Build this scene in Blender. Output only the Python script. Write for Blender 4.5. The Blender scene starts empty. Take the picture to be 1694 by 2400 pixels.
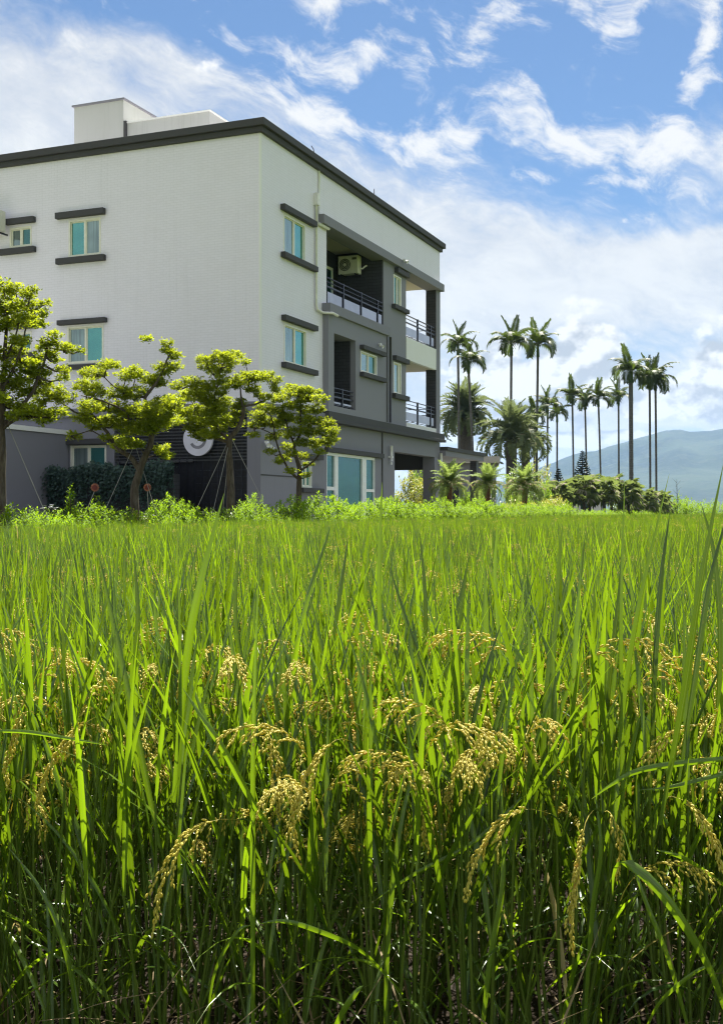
import bpy, math, random
import numpy as np
from mathutils import Vector, Matrix

R = math.radians
rnd = random.Random(7)
rng = np.random.default_rng(7)
scene = bpy.context.scene
col = scene.collection
EYE = 1.05; HAZE = .00008

# ------------------------------------------------------------------ camera
cam_d = bpy.data.cameras.new('camera'); cam = bpy.data.objects.new('camera', cam_d); col.objects.link(cam)
cam.location = (0, 0, EYE); cam.rotation_euler = (R(90), 0, 0)
cam_d.sensor_fit = 'VERTICAL'; cam_d.sensor_height = 36.0; cam_d.lens = 40.5
cam_d.clip_start = 0.05; cam_d.clip_end = 30000
cam_d.dof.use_dof = True; cam_d.dof.focus_distance = 4.0; cam_d.dof.aperture_fstop = 32.0
scene.camera = cam
scene.view_settings.view_transform = 'Standard'; scene.view_settings.look = 'None'
scene.view_settings.gamma = 1.0; scene.view_settings.use_curve_mapping = False
scene.view_settings.exposure = 1.66
scene.cycles.max_bounces = 8; scene.cycles.transmission_bounces = 4; scene.cycles.diffuse_bounces = 4
scene.cycles.transparent_max_bounces = 6; scene.cycles.volume_bounces = 1
scene.cycles.sample_clamp_indirect = 4.0; scene.cycles.filter_width = 1.15

# ------------------------------------------------------------------ node helper
class NT:
    def __init__(s, tree): s.t = tree; s.t.nodes.clear()
    def n(s, typ, _in=None, **kw):
        nd = s.t.nodes.new(typ)
        for k, v in kw.items(): setattr(nd, k, v)
        for k, v in (_in or {}).items():
            sock = nd.inputs[k]
            if hasattr(v, 'is_output') or isinstance(v, bpy.types.NodeSocket): s.t.links.new(v, sock)
            else: sock.default_value = v
        return nd
    def m(s, op, a, b=0.0, c=0.0, clamp=False):
        nd = s.n('ShaderNodeMath', {0: a, 1: b, 2: c}, operation=op); nd.use_clamp = clamp
        return nd.outputs[0]
    def vm(s, op, a, b=(0, 0, 0), out=0):
        return s.n('ShaderNodeVectorMath', {0: a, 1: b}, operation=op).outputs[out]
    def noise(s, vec, scale, detail=4, rough=.5, dist=0.0, lac=2.0):
        return s.n('ShaderNodeTexNoise', {'Vector': vec, 'Scale': scale, 'Detail': detail, 'Roughness': rough, 'Distortion': dist, 'Lacunarity': lac})
    def ss(s, v, a, b):
        nd = s.n('ShaderNodeMapRange', {'Value': v, 'From Min': a, 'From Max': b}, interpolation_type='SMOOTHSTEP'); return nd.outputs[0]
    def mix(s, f, a, b, blend='MIX'):
        nd = s.n('ShaderNodeMix', data_type='RGBA', blend_type=blend)
        for i, v in ((0, f), (6, a), (7, b)):
            if isinstance(v, bpy.types.NodeSocket): s.t.links.new(v, nd.inputs[i])
            else: nd.inputs[i].default_value = v if i == 0 else (tuple(v) + (1,))[:4]
        return nd.outputs[2]

# ------------------------------------------------------------------ sky and sun
SUN_AZ, SUN_EL = R(13), R(60)           # ahead of the camera, a little to the right, high
world = bpy.data.worlds.new('World'); scene.world = world; world.use_nodes = True
w = NT(world.node_tree)
tc = w.n('ShaderNodeTexCoord').outputs['Generated']
sky = w.n('ShaderNodeTexSky', sky_type='NISHITA'); sky.sun_disc = False
sky.sun_elevation = SUN_EL; sky.sun_rotation = SUN_AZ; sky.air_density = 1.0; sky.dust_density = .6; sky.ozone_density = 2.0
dirn = w.vm('NORMALIZE', tc)
sx = w.n('ShaderNodeSeparateXYZ', {0: dirn})
az = w.m('MULTIPLY', w.m('ARCTAN2', sx.outputs[0], sx.outputs[1]), 57.29578)
el = w.m('MULTIPLY', w.m('ARCSINE', sx.outputs[2]), 57.29578)
ae = w.n('ShaderNodeCombineXYZ', {0: az, 1: el, 2: 0.0}).outputs[0]
# ragged edges: bend the sky coordinates with noise on the sphere
ae1 = w.n('ShaderNodeCombineXYZ', {0: az, 1: el, 2: 1.0}).outputs[0]
wob = w.vm('SUBTRACT', w.noise(dirn, 9.0, 2, .6).outputs['Color'], (.5, .5, .5))
aew = w.vm('ADD', ae1, w.vm('MULTIPLY', wob, (5.5, 3.5, 0)))
def blobs(lst, vec):
    tot = 0.0
    for (a, e, ra, re, ang, amp) in lst:
        c, s = math.cos(R(ang)), math.sin(R(ang))
        X = w.vm('DOT_PRODUCT', vec, (c / ra, s / ra, -(c * a + s * e) / ra), out=1)
        Y = w.vm('DOT_PRODUCT', vec, (-s / re, c / re, (s * a - c * e) / re), out=1)
        q = w.m('MULTIPLY_ADD', Y, Y, w.m('MULTIPLY', X, X))
        tot = w.m('MULTIPLY_ADD', w.m('POWER', .3679, q), amp, tot)
    return tot
ALTO = [  # azimuth, elevation, radii (degrees), tilt, weight
    (-3.77, 21.95, 2.77, 1.0, -8, 1.0), (-5.53, 22.27, 1.33, 0.55, -10, 0.5), (-2.67, 19.35, 5.1, 0.75, -20, 1.0), (-0.23, 18.77, 2.66, 0.62, -15, 0.5), (9.45, 18.69, 6.87, 1.06, -17, 1.05), (13.7, 16.81, 3.77, 0.75, -16, 0.75), (4.2, 18.13, 3.77, 0.8, -8, 0.9), (3.32, 17.54, 2.66, 0.49, 12, 0.5), (1.1, 23.12, 5.76, 0.89, -12, 0.85), (12.65, 22.71, 1.66, 1.0, -100, 1.1), (16.02, 20.84, 3.66, 0.8, -114, 1.4), (8.8, 16.21, 1.22, 0.35, -8, 0.9), (7.06, 23.06, 2.44, 0.67, -10, 0.7), (13.28, 15.54, 3.33, 0.35, -8, 0.75), (-0.23, 21.32, 1.33, 0.58, 25, 0.7), (17.0, 14.69, 2.0, 0.4, -5, 0.6), (14.12, 19.59, 1.55, 1.33, -100, -0.6)]
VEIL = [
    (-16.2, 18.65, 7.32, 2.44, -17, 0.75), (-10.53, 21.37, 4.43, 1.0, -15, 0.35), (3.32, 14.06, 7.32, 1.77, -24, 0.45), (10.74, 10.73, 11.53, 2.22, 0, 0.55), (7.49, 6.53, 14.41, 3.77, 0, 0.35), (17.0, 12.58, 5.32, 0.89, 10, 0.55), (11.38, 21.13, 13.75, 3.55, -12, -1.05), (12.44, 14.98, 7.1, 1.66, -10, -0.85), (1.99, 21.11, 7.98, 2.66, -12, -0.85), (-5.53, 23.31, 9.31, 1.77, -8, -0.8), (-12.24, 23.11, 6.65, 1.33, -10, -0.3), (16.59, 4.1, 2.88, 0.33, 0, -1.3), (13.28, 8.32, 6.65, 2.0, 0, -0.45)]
CUMU = [  # azimuth, elevation, radii (degrees), tilt, weight
    (11.48, 8.05, 1.88, 1.66, 0, 1.05), (10.09, 6.7, 2.0, 1.33, 0, 0.8), (17.0, 7.34, 1.66, 1.88, 0, 1.05), (16.19, 5.48, 2.44, 1.11, 0, 0.85), (8.36, 5.32, 3.55, 1.0, 0, 0.7), (12.86, 5.35, 2.88, 1.0, 0, 0.7), (5.52, 6.99, 2.0, 1.33, 0, 0.5), (14.95, 3.77, 4.21, 0.2, 0, 0.9), (9.66, 3.56, 3.55, 0.49, 0, 0.7)]
SKY_GAIN = (.40, .53, .66); VEIL_BASE = .72; ALTO_CUT = .40  # veil base raised so unseen sky brightens shaded walls; negative VEIL blobs clear it
# high thin veil over the whole sky, thicker low down
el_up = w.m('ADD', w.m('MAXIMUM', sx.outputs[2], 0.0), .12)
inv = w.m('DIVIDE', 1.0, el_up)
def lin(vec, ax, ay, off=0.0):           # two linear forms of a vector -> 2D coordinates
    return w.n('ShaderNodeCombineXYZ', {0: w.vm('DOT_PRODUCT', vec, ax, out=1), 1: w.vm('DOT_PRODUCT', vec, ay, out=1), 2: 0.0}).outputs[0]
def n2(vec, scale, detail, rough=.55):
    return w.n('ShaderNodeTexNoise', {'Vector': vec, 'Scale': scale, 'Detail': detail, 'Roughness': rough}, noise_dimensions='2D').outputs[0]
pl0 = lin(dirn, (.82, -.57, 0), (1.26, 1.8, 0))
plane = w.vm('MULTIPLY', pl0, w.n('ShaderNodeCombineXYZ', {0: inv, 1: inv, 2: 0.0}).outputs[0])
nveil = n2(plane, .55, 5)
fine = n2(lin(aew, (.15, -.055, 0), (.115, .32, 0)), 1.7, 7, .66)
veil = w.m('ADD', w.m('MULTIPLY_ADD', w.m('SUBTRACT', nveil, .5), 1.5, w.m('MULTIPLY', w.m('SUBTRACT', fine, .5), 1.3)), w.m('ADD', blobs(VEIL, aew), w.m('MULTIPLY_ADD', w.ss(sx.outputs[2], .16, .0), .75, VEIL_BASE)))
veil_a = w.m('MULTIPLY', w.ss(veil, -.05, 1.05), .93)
# broken altocumulus streaks
gen = w.m('MULTIPLY', w.ss(w.noise(dirn, 3.2, 1, .5).outputs[0], .5, .75), w.ss(sx.outputs[2], .42, .6))
alto = w.m('ADD', w.m('MULTIPLY', w.m('SUBTRACT', fine, .5), 4.4), w.m('SUBTRACT', w.m('ADD', blobs(ALTO, aew), gen), ALTO_CUT))
alto_a = w.m('MULTIPLY', w.ss(alto, -.1, 1.35), .97)
# cumulus banks low on the horizon
puff = n2(lin(ae1, (.30, 0, 0), (0, .40, 0)), 1.15, 6)
puff2 = n2(lin(ae1, (.30, 0, .12), (0, .40, -.22)), 1.15, 4)
genc = w.m('MULTIPLY', w.m('MULTIPLY', w.ss(sx.outputs[2], .24, .06), w.ss(w.noise(dirn, 5.0, 1, .5).outputs[0], .48, .62)), .45)
aec = w.vm('ADD', ae1, w.vm('MULTIPLY', wob, (2.2, 1.8, 0)))
cum = w.m('ADD', w.m('MULTIPLY', w.m('SUBTRACT', puff, .5), 2.2), w.m('SUBTRACT', w.m('ADD', blobs(CUMU, aec), genc), .45))
cum_a = w.m('MULTIPLY', w.ss(cum, .0, .28), .97)
relief = w.m('ADD', w.m('MULTIPLY', w.m('SUBTRACT', puff, puff2), 6.5), .62, clamp=True)
cum_c = w.mix(relief, (3.5, 3.65, 3.9), (6.6, 6.55, 6.4))
skyc = w.mix(1.0, sky.outputs[0], SKY_GAIN, 'MULTIPLY')
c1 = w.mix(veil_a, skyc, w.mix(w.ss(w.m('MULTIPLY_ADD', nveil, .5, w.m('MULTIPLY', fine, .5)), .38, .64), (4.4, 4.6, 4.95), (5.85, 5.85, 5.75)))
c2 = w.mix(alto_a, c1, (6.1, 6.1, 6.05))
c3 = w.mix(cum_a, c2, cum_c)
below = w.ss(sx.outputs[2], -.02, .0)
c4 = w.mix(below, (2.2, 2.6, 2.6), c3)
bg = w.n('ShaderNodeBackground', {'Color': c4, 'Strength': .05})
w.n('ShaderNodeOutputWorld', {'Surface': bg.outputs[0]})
world.cycles.sampling_method = 'MANUAL'; world.cycles.sample_map_resolution = 512

sd = bpy.data.lights.new('sun', 'SUN'); so = bpy.data.objects.new('sun', sd); col.objects.link(so)
sd.energy = 4.8; sd.angle = R(.53); sd.color = (1.0, .95, .86)
sv = Vector((math.sin(SUN_AZ) * math.cos(SUN_EL), math.cos(SUN_AZ) * math.cos(SUN_EL), math.sin(SUN_EL)))
so.rotation_euler = sv.to_track_quat('Z', 'Y').to_euler(); so.location = (0, 0, 60)

# ------------------------------------------------------------------ materials
def mat(name):
    m = bpy.data.materials.new(name); m.use_nodes = True
    return m, NT(m.node_tree)
def finish(t, shader, disp=None):
    o = t.n('ShaderNodeOutputMaterial', {'Surface': shader})
    return o
def m_wall(name, base, tile=None, rough=.7, stain=.12, streak=True, bump=.25):
    """painted or tiled wall; small tiles as relief, faint rain streaks and dirt with shapes of their own"""
    m, t = mat(name)
    oc = t.n('ShaderNodeTexCoord').outputs['Object']
    big = t.noise(oc, .7, 5, .6).outputs[0]
    st = t.noise(t.n('ShaderNodeMapping', {'Vector': oc, 'Scale': (9, 9, .3)}).outputs[0], 1.0, 5, .6).outputs[0]
    f = t.m('MULTIPLY', t.ss(st, .5, .85) if streak else t.ss(big, .5, .8), stain)
    dk = tuple(b * .62 for b in base)
    c = t.mix(f, base, dk)
    c = t.mix(t.m('MULTIPLY', t.ss(big, .4, .75), stain * .6), c, tuple(b * .8 * k for b, k in zip(base, (1.02, 1.0, .93))))
    bs = t.n('ShaderNodeBsdfPrincipled', {'Base Color': c, 'Roughness': rough, 'Specular IOR Level': .3})
    h = t.noise(oc, 40, 3, .6).outputs[0]
    if tile:
        # pick the wall's own run axis: x+y serves both orthogonal faces
        s3 = t.n('ShaderNodeSeparateXYZ', {0: oc})
        run = t.n('ShaderNodeCombineXYZ', {0: t.m('ADD', s3.outputs[0], s3.outputs[1]), 1: s3.outputs[2], 2: 0.0}).outputs[0]
        br = t.n('ShaderNodeTexBrick', {'Vector': run, 'Scale': 1.0, 'Mortar Size': tile[2], 'Mortar Smooth': .3, 'Brick Width': tile[0], 'Row Height': tile[1], 'Bias': 0.0,
             'Color1': (1, 1, 1, 1), 'Color2': (tile[3], tile[3], tile[3], 1), 'Mortar': (tile[4], tile[4], tile[4], 1)})
        c = t.mix(1.0, c, br.outputs['Color'], 'MULTIPLY'); t.t.links.new(c, bs.inputs['Base Color'])
        h = t.m('ADD', t.m('MULTIPLY', h, .1), t.m('SUBTRACT', 1.0, br.outputs['Fac']))
    b = t.n('ShaderNodeBump', {'Strength': bump, 'Distance': .006, 'Height': h})
    t.t.links.new(b.outputs[0], bs.inputs['Normal'])
    finish(t, bs.outputs[0]); return m
def m_plain(name, base, rough=.5, metal=0.0, var=.15, scale=8.0, spec=.5):
    m, t = mat(name)
    oc = t.n('ShaderNodeTexCoord').outputs['Object']
    n = t.noise(oc, scale, 4, .6).outputs[0]
    c = t.mix(t.ss(n, .35, .7), tuple(b * (1 - var) for b in base), tuple(min(1, b * (1 + var)) for b in base))
    bs = t.n('ShaderNodeBsdfPrincipled', {'Base Color': c, 'Roughness': rough, 'Metallic': metal, 'Specular IOR Level': spec})
    finish(t, bs.outputs[0]); return m
def m_glass(name, tint, fac=.5, rough=.03, gcol=(.26, .72, .66), folds=0.0):
    m, t = mat(name)
    oc = t.n('ShaderNodeTexCoord').outputs['Object']
    n = t.noise(oc, 1.2, 2, .5).outputs[0]
    cc = t.mix(t.ss(n, .3, .7), tuple(x * .6 for x in tint), tint)
    if folds:      # a drawn curtain close behind the pane: fold shading painted as darker bands
        s3 = t.n('ShaderNodeSeparateXYZ', {0: oc}); rn = t.m('ADD', s3.outputs[0], s3.outputs[1])
        wv = t.noise(t.n('ShaderNodeCombineXYZ', {0: t.m('MULTIPLY', rn, 16.0), 1: t.m('MULTIPLY', s3.outputs[2], .5), 2: 0.0}).outputs[0], 1.0, 2, .5).outputs[0]
        cc = t.mix(t.m('MULTIPLY', t.ss(wv, .38, .66), folds), cc, tuple(x * .35 for x in tint))
    d = t.n('ShaderNodeBsdfPrincipled', {'Base Color': cc, 'Roughness': .25})
    b = t.n('ShaderNodeBump', {'Strength': .10, 'Distance': .02, 'Height': t.noise(oc, 1.7, 2).outputs[0]})
    g = t.n('ShaderNodeBsdfGlossy', {'Color': gcol + (1,), 'Roughness': rough, 'Normal': b.outputs[0]})
    lw = t.n('ShaderNodeFresnel', {'IOR': 1.4})
    mx = t.n('ShaderNodeMixShader', {0: t.m('ADD', t.m('MULTIPLY', lw.outputs[0], 1.0), fac, clamp=True), 1: d.outputs[0], 2: g.outputs[0]})
    finish(t, mx.outputs[0]); return m
def m_leaf(name, dark, light, trans, tf=.45, rough=.45, spec=.35, vein=False, objrand=0.0, dry=None, dryamt=.06):
    """leaf: reflects one green and lets through a yellower one; 'tint' per leaf picks young, old or dry colour"""
    m, t = mat(name)
    a = t.n('ShaderNodeAttribute', attribute_name='tint').outputs['Fac']
    if objrand:
        r = t.n('ShaderNodeObjectInfo').outputs['Random']
        a = t.m('ADD', t.m('MULTIPLY', a, 1 - objrand), t.m('MULTIPLY', r, objrand), clamp=True)
    c = t.mix(a, dark, light); tcx = t.mix(a, tuple(x * (.18 if vein else .6) for x in trans), tuple(x * (1.12 if vein else 1) for x in trans))
    if vein:      # pale midrib, fine lengthwise veins, tips drying to straw, scattered rust spots
        rib = t.n('ShaderNodeAttribute', attribute_name='rib').outputs['Fac']; al = t.n('ShaderNodeAttribute', attribute_name='along').outputs['Fac']
        oc = t.n('ShaderNodeTexCoord').outputs['Object']
        st = t.noise(t.n('ShaderNodeCombineXYZ', {0: t.m('MULTIPLY', rib, 14.0), 1: t.m('MULTIPLY', al, 3.0), 2: t.m('MULTIPLY', a, 40.0)}).outputs[0], 1.0, 2, .5).outputs[0]
        k = t.m('MULTIPLY_ADD', st, .7, .65)
        kk = t.n('ShaderNodeCombineXYZ', {0: k, 1: k, 2: k}).outputs[0]
        c = t.mix(1.0, c, kk, 'MULTIPLY'); tcx = t.mix(1.0, tcx, kk, 'MULTIPLY')
        rf = t.m('MULTIPLY', t.ss(rib, .86, .97), .35); c = t.mix(rf, c, (.30, .36, .10)); tcx = t.mix(rf, tcx, (.16, .20, .03))
        tipn = t.m('ADD', al, t.m('MULTIPLY', t.m('SUBTRACT', t.noise(oc, 9.0, 3, .6).outputs[0], .5), .5))
        tp = t.m('MULTIPLY', t.ss(tipn, .97, 1.10), .8); c = t.mix(tp, c, (.40, .33, .12)); tcx = t.mix(tp, tcx, (.36, .29, .08))
        sp = t.m('MULTIPLY', t.ss(t.noise(oc, 130.0, 2, .5).outputs[0], .70, .76), .6); c = t.mix(sp, c, (.24, .15, .04))
    if dry:
        f = t.ss(a, 1 - dryamt - .01, 1 - dryamt + .01)
        c = t.mix(f, c, dry); tcx = t.mix(f, tcx, tuple(x * .7 for x in dry))
    p = t.n('ShaderNodeBsdfPrincipled', {'Base Color': c, 'Roughness': rough, 'Specular IOR Level': spec})
    tr = t.n('ShaderNodeBsdfTranslucent', {'Color': tcx})
    mx = t.n('ShaderNodeMixShader', {0: tf, 1: p.outputs[0], 2: tr.outputs[0]})
    finish(t, mx.outputs[0]); return m
def m_bark(name, a, b, scale=(6, 6, 1.5), rings=0.0):
    m, t = mat(name)
    oc = t.n('ShaderNodeTexCoord').outputs['Object']
    n = t.noise(t.n('ShaderNodeMapping', {'Vector': oc, 'Scale': scale}).outputs[0], 3.0, 6, .65).outputs[0]
    c = t.mix(t.ss(n, .35, .7), a, b)
    if rings:
        wv = t.n('ShaderNodeTexWave', {'Vector': oc, 'Scale': rings, 'Distortion': 1.0}, bands_direction='Z').outputs['Fac']
        c = t.mix(t.m('MULTIPLY', wv, .4), c, tuple(x * .5 for x in a))
    bs = t.n('ShaderNodeBsdfPrincipled', {'Base Color': c, 'Roughness': .85, 'Specular IOR Level': .2})
    bp = t.n('ShaderNodeBump', {'Strength': .6, 'Distance': .02, 'Height': n}); t.t.links.new(bp.outputs[0], bs.inputs['Normal'])
    finish(t, bs.outputs[0]); return m
def m_ground(name, cols, scale, rough=.9, bump=.03, wet=0.0):
    m, t = mat(name)
    oc = t.n('ShaderNodeTexCoord').outputs['Object']
    n1 = t.noise(oc, scale, 6, .6).outputs[0]; n2 = t.noise(oc, scale * 9, 5, .6).outputs[0]
    c = t.mix(t.ss(n1, .35, .65), cols[0], cols[1]); c = t.mix(t.m('MULTIPLY', t.ss(n2, .45, .7), .6), c, cols[2])
    r = t.m('SUBTRACT', rough, t.m('MULTIPLY', t.ss(n1, .45, .55), wet))
    bs = t.n('ShaderNodeBsdfPrincipled', {'Base Color': c, 'Roughness': r, 'Specular IOR Level': .12})
    bp = t.n('ShaderNodeBump', {'Strength': .7, 'Distance': bump, 'Height': n2}); t.t.links.new(bp.outputs[0], bs.inputs['Normal'])
    finish(t, bs.outputs[0]); return m

M = dict(
    white=m_wall('white_wall_tile', (.80, .77, .86), (.23, .075, .006, .97, .88), rough=.5, stain=.22, bump=.12),
    white_roof=m_wall('weathered_white_paint', (.50, .50, .49), None, stain=.45),
    white_plain=m_wall('white_paint', (.80, .80, .78), None, stain=.22),
    grey=m_wall('grey_paint', (.215, .212, .243), None, stain=.12),
    grey_light=m_wall('pale_grey_paint', (.235, .233, .266), None, stain=.12),
    dark_trim=m_wall('charcoal_paint', (.062, .060, .062), None, stain=.25),
    tile_dark=m_wall('dark_tile', (.060, .060, .066), (.30, .11, .010, .8, .5), rough=.45, stain=.1, bump=.6),
    cream=m_wall('cream_soffit', (.62, .58, .46), None, stain=.1),
    frame=m_plain('cream_frame', (.78, .76, .66), .35, 0, .04),
    frame_white=m_plain('white_frame', (.82, .82, .80), .35, 0, .04),
    metal_dark=m_plain('dark_railing_metal', (.025, .026, .035), .35, .6, .2),
    pipe=m_plain('white_pvc', (.78, .77, .72), .4, 0, .08),
    pipe_dark=m_plain('dark_downpipe', (.045, .045, .05), .5, 0, .2),
    glass=m_glass('teal_glass', (.012, .10, .10), .34),
    glass_wide=m_glass('wide_window_glass', (.008, .05, .05), .13, .02, (.34, .80, .78)),
    glass_dark=m_glass('dark_teal_glass', (.008, .035, .036), .16),
    glass_curtain=m_glass('glass_over_curtain', (.24, .30, .30), .12, .05, (.6, .9, .9), .8),
    panel=m_glass('frosted_panel', (.28, .27, .33), .08, .3, (.9, .9, 1.0)),
    ac=m_plain('ac_casing', (.70, .69, .60), .45, 0, .06),
    ac_dark=m_plain('ac_grille', (.10, .10, .09), .5, 0, .1),
    sign=m_plain('sign_white', (.70, .68, .78), .5, 0, .05, 3.0),
    sign_print=m_plain('sign_print', (.22, .21, .25), .5, 0, .2, 6.0),
    iron=m_plain('black_iron', (.018, .018, .022), .5, .3, .2),
    concrete=m_ground('concrete', ((.30, .29, .28), (.36, .35, .33), (.24, .24, .23)), 1.5, .85, .006),
    soil=m_ground('wet_paddy_mud', ((.020, .014, .009), (.032, .023, .014), (.013, .010, .007)), 3.0, .9, .03, .3),
    grassy=m_ground('grassy_land', ((.085, .14, .02), (.12, .17, .025), (.13, .15, .04)), .05, .95, .05),
    bedsoil=m_ground('garden_soil', ((.08, .06, .04), (.06, .08, .03), (.11, .085, .06)), 1.5, .95, .03),
    orange=m_plain('orange_petal', (.34, .12, .07), .6, 0, .2), maroon=m_plain('maroon_disc', (.16, .02, .02), .6, 0, .2),
    wood=m_plain('weathered_wood', (.38, .30, .21), .8, 0, .25, 5.0),
    roof_pale=m_plain('pale_roof_edge', (.40, .37, .34), .7, 0, .1),
    lampwhite=m_plain('white_lamp_casing', (.72, .72, .70), .4, 0, .05),
    bark=m_bark('grey_brown_bark', (.050, .038, .028), (.12, .10, .075)),
    palmbark=m_bark('palm_trunk', (.085, .085, .08), (.17, .165, .15), (4, 4, 2), 2.2),
    datebark=m_bark('rough_date_trunk', (.05, .045, .04), (.12, .105, .085), (8, 8, 5)),
    redbark=m_bark('rusty_fibre', (.10, .045, .025), (.19, .10, .06), (8, 8, 5)),
    tree_leaf=m_leaf('tree_leaf', (.085, .135, .010), (.20, .25, .020), (.52, .60, .02), .50, .5, .25),
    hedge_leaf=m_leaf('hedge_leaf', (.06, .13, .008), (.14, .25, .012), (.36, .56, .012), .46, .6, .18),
    hedge_dark=m_leaf('dark_shrub_leaf', (.030, .06, .010), (.07, .12, .015), (.12, .20, .02), .3, .35, .45),
    hang_leaf=m_leaf('hanging_leaf', (.022, .055, .042), (.10, .16, .12), (.06, .12, .07), .2, .5, .3),
    croton=m_leaf('croton_leaf', (.16, .20, .015), (.36, .36, .03), (.50, .50, .05), .4, .4, .4),
    palm_leaf=m_leaf('areca_leaf', (.022, .038, .010), (.055, .085, .016), (.12, .18, .02), .3, .5, .22),
    date_leaf=m_leaf('date_leaf', (.06, .085, .035), (.14, .18, .085), (.24, .30, .10), .35, .6, .2, dry=(.30, .24, .14), dryamt=.1),
    bright_palm=m_leaf('young_palm_leaf', (.08, .13, .03), (.17, .24, .06), (.34, .46, .09), .42, .6, .2, dry=(.36, .29, .14), dryamt=.12),
    fan_leaf=m_leaf('fan_palm_leaf', (.055, .085, .03), (.17, .21, .085), (.26, .34, .08), .42, .6, .2, dry=(.48, .43, .34), dryamt=.2),
    pine=m_leaf('pine_needles', (.012, .035, .022), (.03, .065, .04), (.03, .06, .03), .15, .5, .3),
    rice=m_leaf('rice_leaf', (.026, .078, .006), (.145, .238, .012), (.300, .485, .008), .42, .28, .8, vein=True, objrand=.22, dry=(.46, .37, .13), dryamt=.045),
    rice_stem=m_leaf('rice_culm', (.06, .11, .015), (.13, .18, .03), (.16, .24, .03), .3, .4, .4),
    straw=m_leaf('dead_straw', (.16, .115, .06), (.30, .23, .13), (.20, .15, .07), .2, .7, .2),
    grain=m_leaf('rice_grain', (.50, .44, .055), (.76, .67, .17), (.80, .67, .09), .42, .45, .4, objrand=.5, dry=(.66, .40, .07), dryamt=.14),
    hill=m_ground('forest_slope', ((.010, .020, .016), (.034, .050, .030), (.050, .060, .042)), .0035, .95, 6.0),
)

# ------------------------------------------------------------------ mesh helpers
class MB:
    """collects shapes; build() links them as ONE mesh object"""
    def __init__(s): s.v = []; s.f = []; s.t = []
    def box(s, x0, x1, y0, y1, z0, z1):
        o = len(s.v)
        s.v += [(x0, y0, z0), (x1, y0, z0), (x1, y1, z0), (x0, y1, z0), (x0, y0, z1), (x1, y0, z1), (x1, y1, z1), (x0, y1, z1)]
        s.f += [tuple(o + i for i in q) for q in ((0, 3, 2, 1), (4, 5, 6, 7), (0, 1, 5, 4), (1, 2, 6, 5), (2, 3, 7, 6), (3, 0, 4, 7))]
        return s
    def prism(s, pts, axis, a, b):
        """polygon pts (2D, counter-clockwise) extruded along an axis from a to b"""
        o = len(s.v); n = len(pts)
        def P(p, q): return {'x': (q, p[0], p[1]), 'y': (p[0], q, p[1]), 'z': (p[0], p[1], q)}[axis]
        s.v += [P(p, a) for p in pts] + [P(p, b) for p in pts]
        s.f.append(tuple(o + i for i in range(n))[::-1]); s.f.append(tuple(o + n + i for i in range(n)))
        for i in range(n): j = (i + 1) % n; s.f.append((o + i, o + j, o + n + j, o + n + i))
        return s
    def tube(s, pts, rad, k=6, cap=True):
        o = len(s.v); n = len(pts); pts = [Vector(p) for p in pts]
        if not hasattr(rad, '__len__'): rad = [rad] * n
        up = Vector((0, 0, 1)); d0 = (pts[-1] - pts[0]).normalized()
        if abs(d0.z) > .95: up = Vector((0, 1, 0))
        for i, p in enumerate(pts):
            d = (pts[min(i + 1, n - 1)] - pts[max(i - 1, 0)]).normalized()
            a = d.cross(up); a = a.normalized() if a.length > 1e-4 else Vector((1, 0, 0)); b = a.cross(d)
            for j in range(k):
                th = 2 * math.pi * j / k
                s.v.append(tuple(p + (a * math.cos(th) + b * math.sin(th)) * rad[i]))
        for i in range(n - 1):
            for j in range(k):
                j2 = (j + 1) % k
                s.f.append((o + i * k + j, o + i * k + j2, o + (i + 1) * k + j2, o + (i + 1) * k + j))
        if cap: s.f.append(tuple(o + j for j in range(k))); s.f.append(tuple(o + (n - 1) * k + j for j in range(k))[::-1])
        return s
    def disc(s, c, r, n, axis, h):
        pts = [(c[0] + r * math.cos(2 * math.pi * i / n), c[1] + r * math.sin(2 * math.pi * i / n)) for i in range(n)]
        return s.prism(pts, axis, h[0], h[1])
    def mesh(s, name, m, smooth=False):
        me = bpy.data.meshes.new(name); me.from_pydata(s.v, [], s.f); me.materials.append(m)
        if smooth: me.polygons.foreach_set('use_smooth', [True] * len(me.polygons))
        me.update(); return me
    def build(s, name, m, parent=None, loc=(0, 0, 0), smooth=False, bevel=0.0):
        me = s.mesh(name, m, smooth)
        o = link(name, me, parent, loc)
        if bevel:
            b = o.modifiers.new('edge', 'BEVEL'); b.width = bevel; b.segments = 2; b.limit_method = 'ANGLE'
        return o
def link(name, data, parent=None, loc=(0, 0, 0), rot=(0, 0, 0), sc=(1, 1, 1)):
    o = bpy.data.objects.new(name, data); col.objects.link(o); o.parent = parent
    o.location = loc; o.rotation_euler = rot; o.scale = sc; return o
def empty(name, loc, rz=0.0): return link(name, None, None, loc, (0, 0, rz))
def tag(o, label=None, cat=None, group=None, kind=None):
    if label: o['label'] = label
    if cat: o['category'] = cat
    if group: o['group'] = group
    if kind: o['kind'] = kind
    return o
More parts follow.
